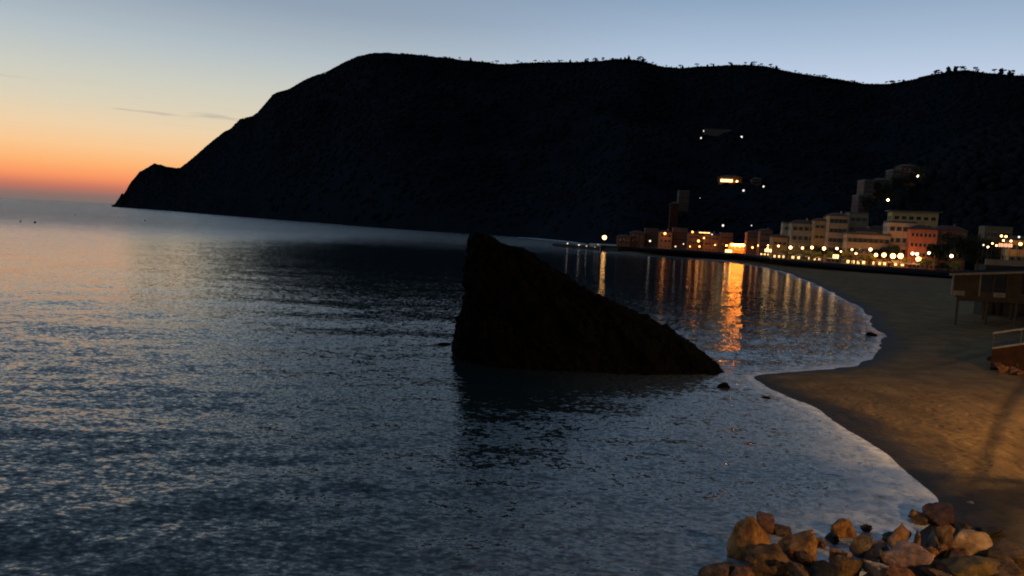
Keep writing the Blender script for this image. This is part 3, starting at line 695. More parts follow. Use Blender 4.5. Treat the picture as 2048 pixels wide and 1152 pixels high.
    if arcade:
        ab = MB(); n = max(3, int(w_ / 2.5))
        for k in range(n + 1): q = -w_/2 + w_ * k / n; ab.box(q - .2, q + .2, -2.6, -2.2, 0, 2.7)
        ab.box(-w_/2 - .3, w_/2 + .3, -2.9, -.003, 2.703, 3.0); ab.build('portico', mt, root)
    return root
G1 = 'houses behind the far promenade'
o = 9
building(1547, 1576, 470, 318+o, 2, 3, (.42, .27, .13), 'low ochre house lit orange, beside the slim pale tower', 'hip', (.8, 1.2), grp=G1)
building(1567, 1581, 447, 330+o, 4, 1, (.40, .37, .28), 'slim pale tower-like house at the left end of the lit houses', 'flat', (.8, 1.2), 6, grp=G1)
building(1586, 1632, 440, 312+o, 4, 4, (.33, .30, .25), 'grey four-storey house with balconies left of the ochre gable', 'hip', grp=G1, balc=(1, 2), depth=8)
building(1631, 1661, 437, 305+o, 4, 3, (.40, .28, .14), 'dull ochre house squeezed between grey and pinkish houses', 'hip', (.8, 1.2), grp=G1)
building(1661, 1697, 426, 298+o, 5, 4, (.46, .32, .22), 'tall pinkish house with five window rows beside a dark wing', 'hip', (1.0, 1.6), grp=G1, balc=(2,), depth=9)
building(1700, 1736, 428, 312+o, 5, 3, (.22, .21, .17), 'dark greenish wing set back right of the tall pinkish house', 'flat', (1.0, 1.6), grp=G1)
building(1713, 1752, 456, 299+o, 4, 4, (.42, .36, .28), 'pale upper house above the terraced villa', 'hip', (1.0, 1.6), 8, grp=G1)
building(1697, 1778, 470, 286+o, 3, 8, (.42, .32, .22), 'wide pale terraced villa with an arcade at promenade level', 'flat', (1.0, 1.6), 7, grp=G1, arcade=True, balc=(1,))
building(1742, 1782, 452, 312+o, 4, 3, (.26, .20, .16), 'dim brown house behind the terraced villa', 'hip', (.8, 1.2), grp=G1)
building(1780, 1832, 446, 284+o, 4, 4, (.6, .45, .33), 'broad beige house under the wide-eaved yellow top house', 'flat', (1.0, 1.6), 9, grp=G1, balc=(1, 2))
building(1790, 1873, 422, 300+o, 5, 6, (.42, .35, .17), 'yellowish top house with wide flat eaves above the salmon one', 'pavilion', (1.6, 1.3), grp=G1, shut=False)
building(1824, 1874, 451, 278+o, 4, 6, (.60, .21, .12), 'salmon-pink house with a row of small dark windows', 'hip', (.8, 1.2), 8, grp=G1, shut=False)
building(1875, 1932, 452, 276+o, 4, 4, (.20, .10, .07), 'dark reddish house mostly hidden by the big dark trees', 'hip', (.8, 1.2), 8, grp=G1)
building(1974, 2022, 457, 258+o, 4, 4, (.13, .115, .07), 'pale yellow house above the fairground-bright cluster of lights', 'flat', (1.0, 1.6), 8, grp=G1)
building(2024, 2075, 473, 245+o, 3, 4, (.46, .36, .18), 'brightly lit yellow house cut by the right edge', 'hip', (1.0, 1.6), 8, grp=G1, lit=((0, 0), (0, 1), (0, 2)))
G2 = 'dim houses at the far end of the bay'
for (u0, u1, vt, Y, fl, nc, c, lab, rf) in [
    (1236, 1262, 470, 420, 2, 3, (.10, .06, .05), 'low dark house furthest left behind the pier', 'hip'),
    (1262, 1290, 462, 424, 3, 3, (.12, .07, .06), 'dark three-storey house left of the single white light', 'hip'),
    (1291, 1318, 459, 428, 3, 3, (.13, .08, .07), 'dark house directly behind the single white light', 'flat'),
    (1320, 1345, 461, 418, 3, 3, (.38, .22, .12), 'orange-lit house below the red tower', 'hip'),
    (1347, 1376, 458, 420, 3, 4, (.20, .08, .06), 'dark red house right of the orange-lit one', 'flat'),
    (1378, 1408, 463, 408, 3, 4, (.22, .11, .07), 'brownish house above the brightest pair of left lamps', 'hip'),
    (1409, 1440, 466, 404, 3, 4, (.30, .16, .09), 'orange-brown house right of the lamp pair', 'hip'),
    (1442, 1466, 468, 400, 3, 3, (.16, .09, .07), 'dark house left of the glowing orange pavilion', 'flat'),
    (1496, 1521, 462, 372, 3, 3, (.20, .09, .06), 'red-brown house right of the glowing orange pavilion', 'hip'),
    (1522, 1545, 458, 358, 4, 3, (.24, .11, .07), 'narrow red-brown house before the low ochre one', 'hip')]:
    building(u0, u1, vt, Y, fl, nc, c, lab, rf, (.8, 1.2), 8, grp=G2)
# red square tower, grey block behind, houses on the slopes
root = empty('bell_tower', (P(1350, 404, 440).x, 440, PZ), -.1, 'square dull red tower rising above the far houses', 'tower')
h_ = P(1350, 404, 440).z - PZ
MB().box(-2.4, 2.4, 0, 4.8, -1, h_ - 1.2).box(-2.6, 2.6, -.2, 5, h_ * .62, h_ * .62 + .3).build('shaft', mat('tower_plaster', (.08, .03, .022), (.05, .02, .015), .6, .9), root)
MB().box(-2.8, 2.8, -.4, 5.2, h_ - 1.197, h_ - .8).frus((-2.5, 2.5, -.1, 4.9), h_ - .797, (-.1, .1, 2.3, 2.5), h_ + .6).build('roof', M['roof'], root)
for s in (-1, 1): MB().box(s * 1.0 - .5, s * 1.0 + .5, -.03, .1, h_ - 4.6, h_ - 2.2).build('belfry_opening', M['pane'], root)
def hill_house(u0, u1, vt, vb, c, lab, rf='flat', fl=2, nc=4, Y=None, **k):
    if Y is None: Y = hill_hit((u0 + u1) / 2, vb).y
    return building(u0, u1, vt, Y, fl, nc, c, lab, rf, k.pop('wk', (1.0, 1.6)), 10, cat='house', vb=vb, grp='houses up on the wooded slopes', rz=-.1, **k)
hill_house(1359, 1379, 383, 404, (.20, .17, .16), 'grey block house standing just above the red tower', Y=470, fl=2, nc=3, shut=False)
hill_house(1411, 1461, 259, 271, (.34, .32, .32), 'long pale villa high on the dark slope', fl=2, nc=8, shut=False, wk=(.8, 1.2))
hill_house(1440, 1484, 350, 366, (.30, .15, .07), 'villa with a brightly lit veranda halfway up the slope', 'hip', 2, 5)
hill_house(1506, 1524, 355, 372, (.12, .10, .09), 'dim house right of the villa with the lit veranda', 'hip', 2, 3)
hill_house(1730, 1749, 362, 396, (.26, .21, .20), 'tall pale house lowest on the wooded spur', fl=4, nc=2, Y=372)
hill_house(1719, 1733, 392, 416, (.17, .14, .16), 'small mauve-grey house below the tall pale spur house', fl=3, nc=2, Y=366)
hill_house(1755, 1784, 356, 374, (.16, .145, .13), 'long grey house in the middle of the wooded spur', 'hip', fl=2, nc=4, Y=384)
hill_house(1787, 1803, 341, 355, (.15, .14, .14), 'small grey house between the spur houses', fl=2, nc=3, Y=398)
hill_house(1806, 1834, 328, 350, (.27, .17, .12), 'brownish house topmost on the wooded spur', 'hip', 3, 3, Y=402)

# ------------------------------------------------------------------ lamps
def globe_me(r, m): return MB().ball((0, 0, 0), r, 8).me('globe', m)
GL = {}
def globe(r, key):
    k = (round(r, 2), key)
    if k not in GL: GL[k] = globe_me(r, M[key])
    return GL[k]
def street_lamp(u, v, Y, key, lab, r=.4, arm=0, ground=PZ, grp=None, name='street_lamp'):
    p = P(u, v, Y); root = empty(name, (p.x, p.y, ground), 0, lab, 'street lamp', grp); h_ = p.z - ground
    pb = MB().lathe([(.16, 0), (.16, .5), (.08, .7), (.06, max(h_ - r * .8, 1))], n=8)
    pb.build('pole', M['metal'], root)
    link('globe', globe(r, key), root, (0, 0, h_))
    MB().lathe([(r * .8, 0), (r * .5, r * .22), (.03, r * .4)], (0, 0, h_ + r * .92), 8).build('cap', M['metal'], root)
    return root
def wall_lamp(u, v, Y, key, lab, r=.3, grp='lamps fixed to houses and verandas', name='wall_lamp', p=None):
    if p is None: p = P(u, v, Y)
    root = empty(name, p, 0, lab, 'lamp', grp)
    link('globe', globe(r, key), root)
    MB().tube([(0, r * .9, 0), (0, r + 1.2, .1)], .05, 6).box(-.15, .15, r + 1.2, r + 1.3, -.2, .3).build('bracket', M['metal'], root); return root
G3 = 'lamps along the far promenade'
LP = [  # u v dY key r label
 (1535, 497, 2, 'warm', .36, 'warm lamp at the left start of the promenade lamp row'),
 (1557, 492, 2, 'yellow', .34, 'small lamp in front of the low ochre house'),
 (1581, 495, 3, 'yellow', .55, 'yellow lamp just right of the slim pale tower'),
 (1605, 496, 3, 'yellow', .42, 'yellow lamp in front of the grey house, its left one'),
 (1624, 495, 3, 'yellow', .48, 'yellow lamp in front of the grey house, its right one'),
 (1648, 497, 3, 'yellow', .55, 'yellow lamp before the dull ochre house'),
 (1674, 497, 3, 'white_l', .40, 'whitish lamp before the tall pinkish house'),
 (1682, 503, 2, 'yellow', .26, 'small low lamp right of the whitish lamp'),
 (1704, 499, 3, 'yellow', .32, 'yellow lamp at the left corner of the terraced villa'),
 (1712, 507, 1, 'warm', .32, 'low warm lamp under the villa arcade'),
 (1741, 499, 2, 'white_l', .48, 'bright white lamp right of the villa arcade'),
 (1752, 510, 2, 'warm', .52, 'warm lamp nearest to the right of the bright white one'),
 (1768, 510, 3, 'warm', .66, 'big warm lamp first of the close bright pair'),
 (1786, 512, 4, 'warm', .78, 'big warm lamp left of the blinding one before the beige house'),
 (1801, 512, 4, 'warm', .80, 'blinding warm lamp before the beige house'),
 (1825, 507, 4, 'white_l', .46, 'white lamp by the left corner of the salmon house'),
 (1834, 508, 4, 'white_l', .46, 'white lamp touching the salmon house front'),
 (1837, 518, 2, 'warm', .74, 'big low lamp glaring in front of the salmon house'),
 (1858, 506, 3, 'white_l', .42, 'white lamp above the yellow-lit tree'),
 (1903, 512, 3, 'white_l', .48, 'lone white lamp under the big dark trees'),
]
for u, v, dY, key, r, lab in LP: street_lamp(u, v, prom_y(u) + dY, key, lab, r * 1.22, grp=G3)
G4 = 'lamps at the far end of the bay'
for u, v, Y, key, r, lab in [
 (1209, 475, 404, 'yellow', 1.15, 'bright yellow lamp at the root of the pier'),
 (1300, 482, 404, 'white_dim', .55, 'single dim white lamp before the dark houses'),
 (1367, 488, 400, 'white_dim', .34, 'whitish lamp above the low strip left of the lamp pair'),
 (1380, 493, 398, 'ember', .30, 'low warm lamp left of the lamp pair'),
 (1351, 493, 400, 'white_dim', .40, 'faint pale lamp leftmost of the low strip'),
 (1397, 482, 398, 'ember', .62, 'large warm lamp, lower of the pair on the brownish house'),
 (1399, 493, 396, 'ember', .42, 'small orange lamp right below the large warm lamp'),
 (1430, 490, 394, 'ember', .34, 'warm lamp midway to the glowing pavilion'),
 (1453, 491, 384, 'orange', .3, 'orange lamp just left of the glowing pavilion'),
 (1498, 487, 384, 'orange', .36, 'orange lamp at the right corner of the glowing pavilion'),
 (1505, 495, 366, 'ember', .46, 'warm lamp right of the glowing pavilion'),
 (1517, 491, 362, 'ember', .5, 'warm tall lamp before the red-brown house'),
 (1536, 491, 345, 'yellow', .34, 'small yellow lamp before the narrow red-brown house')]:
    street_lamp(u, v, Y, key, lab, r, ground=PZ, grp=G4)
for u, v, Y, key, r, lab in [
 (1330, 467, 415, 'ember', .62, 'lamp on the front of the orange-lit house'),
 (1385, 464, 405, 'ember', .48, 'lamp on the eaves of the brownish house'),
 (1408, 476, 401, 'ember', .42, 'upper small lamp of the pair on the brownish house'),
 (1424, 469, 401, 'white_dim', .38, 'whitish lamp at the roof corner of the orange-brown house'),
 (1446, 451, 430, 'white_dim', .62, 'lone pale lamp in the dark above the far houses'),
 (1503, 451, 430, 'white_dim', .3, 'very faint lamp above the red-brown house')]:
    wall_lamp(u, v, Y, key, lab, r)
for u, v, key, r, lab, dy in [
 (1408, 262, 'white_dim', 1.0, 'faint lamp at the upper left corner of the long pale villa', 0), (1402, 276, 'white_dim', .9, 'faint lamp below the left end of the long pale villa', 0), (1483, 274, 'white_dim', 1.3, 'pale lamp out on the dark slope right of the long villa', 0),
 (1474, 363, 'warm', 1.2, 'warm lamp at the right end of the lit veranda', 0), (1487, 381, 'white_dim', 1.2, 'pale lamp below the villa with the lit veranda', 0), (1527, 373, 'white_dim', 1.1, 'pale lamp right of the dim slope house', 0),
 (1400, 396, 'white_dim', .35, 'very faint lamp on the slope right of the grey block', 0)]:
    p = hill_hit(u, v + 3); q = P(u, v, p.y - 4); s = q.y / 900
    wall_lamp(u, v, 0, key, lab, r * min(1.3, max(s, .5)), grp='lamps up on the dark slopes', p=q)
wall_lamp(1835, 352, 396, 'white_l', 'white lamp at the corner of the topmost spur house', .6, grp='lamps up on the dark slopes')
wall_lamp(1776, 400, 372, 'white_l', 'white lamp alone on the spur below its houses', .6, grp='lamps up on the dark slopes')
for i, (u, v, key, r, lab) in enumerate([(2003, 472, 'yellow', .36, 'left one of the two high twin lamps'), (2012, 473, 'yellow', .36, 'right one of the two high twin lamps'), (1967, 490, 'white_dim', .3, 'faint leftmost lamp of the bright cluster'), (1976, 494, 'white_l', .3, 'white lamp second in the bright cluster'),
     (1985, 487, 'yellow', .28, 'small yellow lamp left of the lit shop front'), (1993, 491, 'yellow', .30, 'yellow lamp touching the lit shop front'), (2022, 482, 'yellow', .32, 'yellow lamp right of the lit shop front'), (2038, 474, 'white_dim', .32, 'pale high lamp on the bright yellow house'), (2007, 481, 'yellow', .3, 'yellow lamp beneath the twin lamps'), (2041, 488, 'warm', .5, 'big warm lamp before the bright yellow house')]):
    street_lamp(u, v, 250 + (i % 3), key, lab, r, grp='lamps in the bright cluster at the right')

# ------------------------------------------------------------------ glowing pavilion and other lit bits on the promenade
root = empty('beach_pavilion', (P(1479, 500, 386).x, 386, PZ), -.1, 'open pavilion glowing orange under a row of lamps', 'pavilion')
MB().box(-5.2, 5.2, -.4, 5, 4.9, 5.15).build('roof', M['roof'], root)
for q in (-5, -2.5, 0, 2.5, 5): MB().box(q - .12, q + .12, -.2, .05, 0, 4.897).build('post', M['white'], root)
MB().box(-5, 5, 4.6, 4.8, 0, 4.897).build('back_wall', mat('pavilion_wall', (.9, .5, .2), (.8, .4, .15), .6, .9), root)
for k in range(6):
    wall_lamp(0, 0, 0, 'orange', 'sodium lamp under the pavilion roof edge, %s from its left' % ORD[k + 1], .62, 'lamps under the glowing pavilion roof', p=Vector((P(1464.5 + k * 5.6, 489 + k * .35, 385.1).x, 385.1 - .0, P(1464.5 + k * 5.6, 489.6 + k * .3, 385.1).z)))
def lit_panel(u0, u1, v0, v1, Y, key, name, lab, cat):
    p = P((u0 + u1) / 2, v1, Y); w_ = (u1 - u0) / F * Y; h_ = (v1 - v0) / F * Y
    root = empty(name, p, -.1, lab, cat)
    MB().box(-w_/2, w_/2, 0, .12, 0, h_).build('lit_glass', M[key], root)
    fb_ = MB(); fb_.box(-w_/2 - .15, w_/2 + .15, -.7, .3, h_ + .003, h_ + .2)
    for q in np.linspace(-w_/2, w_/2, 4): fb_.box(q - .08, q + .08, -.1, -.003, -.5, h_)
    fb_.build('frame', M['darkwood'], root); return root
lit_panel(1450, 1464, 499, 505, 377, 'strip', 'kiosk', 'small kiosk with a white-lit counter on the sea wall', 'kiosk')
lit_panel(1665, 1677, 509, 517, 292, 'strip', 'kiosk', 'white-lit kiosk below the tall pinkish house', 'kiosk')
lit_panel(1529, 1543, 498, 504, 328, 'strip', 'kiosk', 'yellow-lit kiosk beside the low ochre house', 'kiosk')
lit_panel(1997, 2024, 487, 494, 251, 'pinkstrip', 'shop_front', 'long pinkish lit shop front in the bright cluster', 'shop')
p = hill_hit(1453, 364); lit_panel(1441, 1465, 358.5, 364, p.y - 6, 'strip', 'veranda', 'glowing veranda in front of the villa halfway up', 'veranda')
lit_panel(1398, 1420, 464.5, 466.5, 400, 'litwin', 'veranda', 'thin lit veranda on the brownish and orange-brown houses', 'veranda')
# awnings, parasols, benches and railings along the lit walk
def parasol(x, y, s, lab, mt):
    root = empty('parasol', (x, y, PZ), 0, lab, 'parasol', 'parasols on the lit promenade')
    MB().lathe([(.2, 0), (.2, .08), (.04, .1), (.04, 2.6 * s)], n=8).build('pole', M['metal'], root)
    MB().lathe([(1.5 * s, 2.2 * s), (.8 * s, 2.55 * s), (.04, 2.75 * s)], n=8).build('canopy', mt, root)
rnd = random.Random(5)
cream = mat('cream_canvas', (.6, .5, .34), (.5, .42, .3), 1, .8)
for i, (u, lab) in enumerate([(1566, 'cream parasol by the low ochre house'), (1593, 'cream parasol before the grey house, left'), (1614, 'cream parasol before the grey house, right'), (1636, 'cream parasol before the dull ochre house'), (1660, 'cream parasol left of the white kiosk'), (1690, 'cream parasol right of the white kiosk'),
        (1722, 'cream parasol under the arcade'), (1760, 'cream parasol between the first bright lamps'), (1777, 'cream parasol between the big warm lamps'), (1795, 'cream parasol by the blinding lamp'), (1812, 'cream parasol left of the salmon house'), (1828, 'cream parasol before the salmon house, left'), (1846, 'cream parasol before the salmon house, right')]):
    Y = prom_y(u) + 1.8; parasol(P(u, 515, Y).x, Y, .95, lab, cream)
for i, (u0, u1, lab) in enumerate([(1552, 1574, 'striped awning on the low ochre house'), (1590, 1628, 'long awning on the grey house'), (1664, 1694, 'awning on the tall pinkish house'), (1783, 1822, 'long awning on the broad beige house'), (1830, 1868, 'awning on the salmon house')]):
    Y = prom_y((u0 + u1) / 2) + 8.6; a_ = P(u0, 500, Y); b_ = P(u1, 500, Y); zc = PZ + 2.9
    root = empty('awning', ((a_.x + b_.x) / 2, Y, zc), 0, lab, 'awning', 'awnings over the promenade terraces'); hw = (b_.x - a_.x) / 2
    MB().quadbox([(-hw, -2.6, -.75), (hw, -2.6, -.75), (hw, 0, 0), (-hw, 0, 0), (-hw, -2.6, -.69), (hw, -2.6, -.69), (hw, 0, .06), (-hw, 0, .06)]).build('canvas', cream, root)
    MB().tube([(-hw, -2.55, -.75), (-hw, -2.55, -2.9)], .05, 6).tube([(hw, -2.55, -.75), (hw, -2.55, -2.9)], .05, 6).build('support', M['metal'], root)
rl = MB()
for a_, b_ in zip(PRW[4:-1], PRW[5:]):
    n = int((b_ - a_).length / 2.2)
    for k in range(n):
        q = a_.lerp(b_, k / n); rl.box(q.x - .04, q.x + .04, q.y - .32, q.y - .24, PZ + .553, PZ + 1.25)
    A1 = a_ + Vector((0, -.28, PZ + 1.25)); B1 = b_ + Vector((0, -.28, PZ + 1.25)); rl.tube([A1, B1], .05, 5)
tag(rl.build('railing', M['rail']), 'thin pale railing along the top of the far sea wall', 'railing')

# pier
mt = M['seawall']; pu = [(1108, 492, 438), (1150, 496, 425), (1215, 502, 395)]
a_ = Vector((P(1106, 492, 440).x, 440, 0)); b_ = Vector((P(1236, 500, 392).x, 392, 0))
root = empty('pier', a_, 0, 'low dark pier running left from the far beach, dotted with lights', 'pier'); dv = b_ - a_
MB().quadbox([(0, 0, -1), (dv.x, dv.y, -1), (dv.x, dv.y + 6, -1), (0, 6, -1), (0, 0, 1.7), (dv.x, dv.y, 1.7), (dv.x, dv.y + 6, 1.7), (0, 6, 1.7)]).build('deck', M['seawall'], root)
pr = MB()
for k in range(15):
    q = dv * (k / 14); pr.box(q.x - .04, q.x + .04, q.y + .2, q.y + .28, 1.703, 2.8)
pr.tube([(0, .24, 2.8), (dv.x, dv.y + .24, 2.8)], .05, 5); pr.build('railing', M['rail'], root)
def rowboat(u, Y, s, rz, lab, mt_):
    p = P(u, 495, Y); root = empty('rowing_boat', (p.x, Y, 1.72), rz, lab, 'boat', 'boats pulled up on the pier')
    v, f = [], []; n = 9
    for i in range(n):
        t = i / (n - 1); x = (t - .5) * 4.6 * s; wd = .85 * s * math.sin(math.pi * min(1, .12 + t * .88)) ** .6 + .05; zk = .12 * (2 * t - 1) ** 2 * s
        v += [(x, -wd, .75 * s + zk), (x, -wd * .7, .2 * s + zk), (x, 0, zk), (x, wd * .7, .2 * s + zk), (x, wd, .75 * s + zk), (x, wd * .8, .7 * s + zk), (x, 0, .15 * s + zk), (x, -wd * .8, .7 * s + zk)]
    for i in range(n - 1):
        for k in range(8): f.append((i * 8 + k, i * 8 + (k + 1) % 8, (i + 1) * 8 + (k + 1) % 8, (i + 1) * 8 + k))
    f += [tuple(range(8)), tuple((n - 1) * 8 + k for k in range(8))]
    me = bpy.data.meshes.new('hull'); me.from_pydata(v, [], f); me.materials.append(mt_); me.update(); link('hull', me, root)
    for x in (-.8, .5): MB().box(x * s - .12, x * s + .12, -.6 * s, .6 * s, .52 * s, .56 * s).build('thwart', M['darkwood'], root)
rowboat(1136, 431, 1.0, .5, 'small white boat nearest the outer end of the pier', M['white'])
rowboat(1159, 422, 1.0, -.3, 'small white boat halfway along the pier', M['white'])
rowboat(1174, 414, .9, .4, 'small grey boat between the pier lights', M['concrete'])
rowboat(1197, 402, 1.1, .1, 'larger white boat beside the yellow pier lamp', M['white'])
for u, v, Y, key, r, lab in [(1135, 487, 430, 'white_dim', .55, 'pale lamp furthest out on the pier'), (1158, 490, 421, 'white_dim', .55, 'pale lamp halfway along the pier'), (1173, 492, 413, 'white_dim', .36, 'faint lamp third along the pier'), (1190, 494, 405, 'white_dim', .30, 'small yellow lamp low on the pier'), (1196, 489, 403, 'white_dim', .26, 'tiny yellow lamp next to the bright one')]:
    street_lamp(u, v, Y, key, lab, r * .72, ground=1.72, grp='small lamps on the pier', name='pier_lamp')

# mooring buoys
for u, v, s, lab in [(41, 444, .8, 'dark buoy leftmost on the open water'), (70, 446, 1.1, 'larger dark buoy second from the left edge'), (151, 431, .9, 'dark buoy far out between left edge and cape'), (237, 435, .8, 'dark buoy below the tip of the cape'), (251, 434, .6, 'tiny buoy right beside the one below the cape'), (290, 442, 1.1, 'upright dark buoy below the low cape hill'), (421, 445, .9, 'dark buoy furthest right below the steep slope')]:
    p = G(u, v); root = empty('mooring_buoy', (p.x, p.y, 0), 0, lab, 'buoy', 'buoys on the open water')
    s *= .62; MB().lathe([(.1, -.4), (.7 * s, -.1), (.8 * s, .3), (.5 * s, .7), (.12, .85)], n=10).build('float', M['buoy'], root)
    MB().lathe([(.07, .85), (.07, 1.5 * s), (.16, 1.55 * s), (.03, 1.8 * s)], n=6).build('mast', M['buoy'], root)

# ------------------------------------------------------------------ trees in town
def tree(x, y, z0, h_, cr, mt, lab, cat='tree', name='tree', grp=None, n=650, ls=.35, seed=0, low=.35):
    rnd = random.Random(seed); root = empty(name, (x, y, z0), rnd.uniform(0, 6), lab, cat, grp)
    tb = MB(); top = Vector((rnd.uniform(-.3, .3), rnd.uniform(-.3, .3), h_ * .7)); tb.tube([(0, 0, -.3), top * .45, top], [h_ * .035, h_ * .025, h_ * .012], 7)
    cc = []
    for k in range(7):
        an = k * 2.4 + rnd.random(); q = top * rnd.uniform(.45, .9); e = Vector((math.cos(an) * cr * rnd.uniform(.4, .75), math.sin(an) * cr * rnd.uniform(.4, .75), h_ * rnd.uniform(low + .15, .92)))
        tb.tube([q, (q + e) / 2 + Vector((0, 0, .15)), e], [h_ * .014, h_ * .009, h_ * .004], 5); cc.append((e, cr * rnd.uniform(.34, .55)))
    cc.append((top + Vector((0, 0, h_ * .12)), cr * .5))
    tb.build('trunk', M['trunk'], root)
    v, f = [], []
    for k in range(n):
        c_, r_ = rnd.choice(cc); dr = Vector((rnd.gauss(0, 1), rnd.gauss(0, 1), rnd.gauss(0, .8))).normalized() * r_ * rnd.uniform(.35, 1.08); p = c_ + dr
        a1 = Vector((rnd.gauss(0, 1), rnd.gauss(0, 1), rnd.gauss(0, 1))).normalized(); b1 = a1.cross(Vector((rnd.gauss(0, 1), rnd.gauss(0, 1), 1))).normalized(); s = ls * rnd.uniform(.6, 1.4); i = len(v)
        v += [p - a1 * s, p - b1 * s * .5, p + a1 * s, p + b1 * s * .5]; f.append((i, i + 1, i + 2, i + 3))
    me = bpy.data.meshes.new('crown'); me.from_pydata([tuple(q) for q in v], [], f); me.materials.append(mt); me.update(); link('crown', me, root); return root
TG = 'small trees along the far promenade'
for i, (u, h_, cr, lab) in enumerate([(1570, 4.2, 1.7, 'lit tree below the slim pale tower'), (1590, 4.6, 1.9, 'lit tree between the first two grey house lamps'), (1613, 4.4, 1.8, 'lit tree before the middle of the grey house'), (1634, 4.4, 1.8, 'lit tree left of the dull ochre house lamp'),
        (1662, 5.0, 2.0, 'lit tree before the left side of the tall pinkish house'), (1692, 4.6, 2.0, 'lit tree left of the terraced villa'), (1722, 3.6, 1.5, 'lit tree before the villa arcade'), (1741, 5.0, 1.9, 'darker tree beneath the bright white lamp'), (1812, 4.2, 1.6, 'lit tree between beige and salmon houses')]):
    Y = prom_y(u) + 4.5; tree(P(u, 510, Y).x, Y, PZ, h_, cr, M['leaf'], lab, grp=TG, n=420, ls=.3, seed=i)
for i, (u, dY, h_, cr, key, lab) in enumerate([(1855, 1.5, 4.6, 2.9, 'leaf', 'yellow-lit bushy tree right of the salmon house'), (1912, 1.2, 4.2, 2.0, 'leaf', 'yellow-lit round tree under the lone white lamp'), (1888, 4, 3.4, 2.0, 'leafdark', 'small dim tree between the two yellow-lit trees'),
        (1878, 6, 10.5, 4.2, 'leafdark', 'dark tree overlapping the right edge of the salmon house'), (1900, 5, 14.0, 6.4, 'leafdark', 'biggest dark tree before the reddish house'), (1930, 5, 13.5, 6.2, 'leafdark', 'dark broad tree right of the biggest one'), (1957, 4, 12, 5.2, 'leafdark', 'dark tree left of the bright cluster'),
        (1676, 7, 6.5, 3, 'leafdark', 'dark bushy tree against the tall pinkish house'), (1694, 8, 5.5, 2.6, 'leafdark', 'dark tree in the gap left of the terraced villa'), (1640, 9, 6.5, 3, 'leafdark', 'dark tree rising between grey and ochre houses'), (1780, 11, 8.5, 3.2, 'leafdark', 'dark tall tree left of the broad beige house'), (1757, 12, 7, 3, 'leafdark', 'dark tree over the right end of the terraced villa'), (1972, 5, 9.5, 4.2, 'leafdark', 'dark round tree at the left edge of the bright cluster'), (2010, -6, 4.4, 3.4, 'leafdark', 'dark tree below the lit shop front'), (2035, -9, 4, 3, 'leafdark', 'dark tree below the bright yellow house')]):
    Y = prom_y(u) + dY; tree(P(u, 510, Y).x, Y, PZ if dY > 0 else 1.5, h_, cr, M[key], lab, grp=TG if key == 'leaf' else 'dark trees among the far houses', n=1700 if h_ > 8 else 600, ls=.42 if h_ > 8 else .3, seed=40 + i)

for i, (u, v, Y, h_, cr, lab) in enumerate([(1737, 408, 364, 7, 3.6, 'dark tree under the tall pale spur house'), (1758, 388, 374, 8, 4, 'dark tree below the long grey spur house'), (1775, 384, 376, 8, 4.5, 'dark round tree left of the lone spur lamp'), (1795, 370, 388, 8, 4.2, 'dark tree below the small grey spur house'), (1818, 364, 392, 8, 4.5, 'dark tree below the topmost spur house'), (1842, 350, 400, 9, 4.5, 'dark tree right of the topmost spur house'), (1752, 372, 382, 6, 2.6, 'dark tree between the two left spur houses')]):
    p = P(u, v, Y); tree(p.x, Y, p.z - 4, h_, cr, M['leafdark'], lab, grp='dark trees among the spur houses', n=900, ls=.45, seed=70 + i, low=.2)
# ------------------------------------------------------------------ bathing house on stilts
root = empty('bathing_house', (0, 0, 0), 0, 'dim glazed bathing house on stilts above the sand', 'building')
xl = P(1900, 560, 103).x; X1 = 98; zf = 4.95
def sk(x, y): return x + .66 * (y - 102.5)      # the west side runs back to the right
def slab(x0, x1, y0, y1, za0, za1, zb0, zb1): return MB().quadbox([(sk(x0, y0), y0, za0), (x1, y0, za1), (x1, y1, za1), (sk(x0, y1), y1, za0), (sk(x0, y0), y0, zb0), (x1, y0, zb1), (x1, y1, zb1), (sk(x0, y1), y1, zb0)])
slab(xl + .6, X1, 103.5, 113, zf, zf, zf + .25, zf + .25).build('floor', M['darkwood'], root)
slab(xl + .8, X1, 104, 104.4, zf - .5, zf - .5, zf - .003, zf - .003).build('beam', M['darkwood'], root); slab(xl + .8, X1, 112, 112.4, zf - .5, zf - .5, zf - .003, zf - .003).build('beam', M['darkwood'], root)
zl, zr_ = 7.95, 10.9
slab(xl - .4, X1, 102.6, 114, zl, zr_, zl + .28, zr_ + .28).build('roof', M['matt'], root)
MB().quadbox([(xl - .4, 102.5, zl + .02), (X1, 102.5, zr_ + .02), (X1, 102.597, zr_ + .02), (xl - .4, 102.597, zl + .02), (xl - .4, 102.5, zl + .31), (X1, 102.5, zr_ + .31), (X1, 102.597, zr_ + .31), (xl - .4, 102.597, zl + .31)]).build('fascia', M['rail'], root)
slab(xl + .6, xl + .75, 103.9, 112.5, zf + .253, zf + .253, zl - .003, zl - .003).build('side_wall', M['canvas'], root) if False else None
MB().quadbox([(sk(xl + .6, 103.9), 103.9, zf + .253), (sk(xl + .75, 103.9), 103.9, zf + .253), (sk(xl + .75, 112.5), 112.5, zf + .253), (sk(xl + .6, 112.5), 112.5, zf + .253), (sk(xl + .6, 103.9), 103.9, zl - .003), (sk(xl + .75, 103.9), 103.9, zl - .003), (sk(xl + .75, 112.5), 112.5, zl - .003), (sk(xl + .6, 112.5), 112.5, zl - .003)]).build('side_wall', M['canvas'], root)
def zroof(x): return zl + (zr_ - zl) * (x - xl + .4) / (X1 - xl + .4)
xs = np.arange(xl + .9, X1 - 1, 1.9)
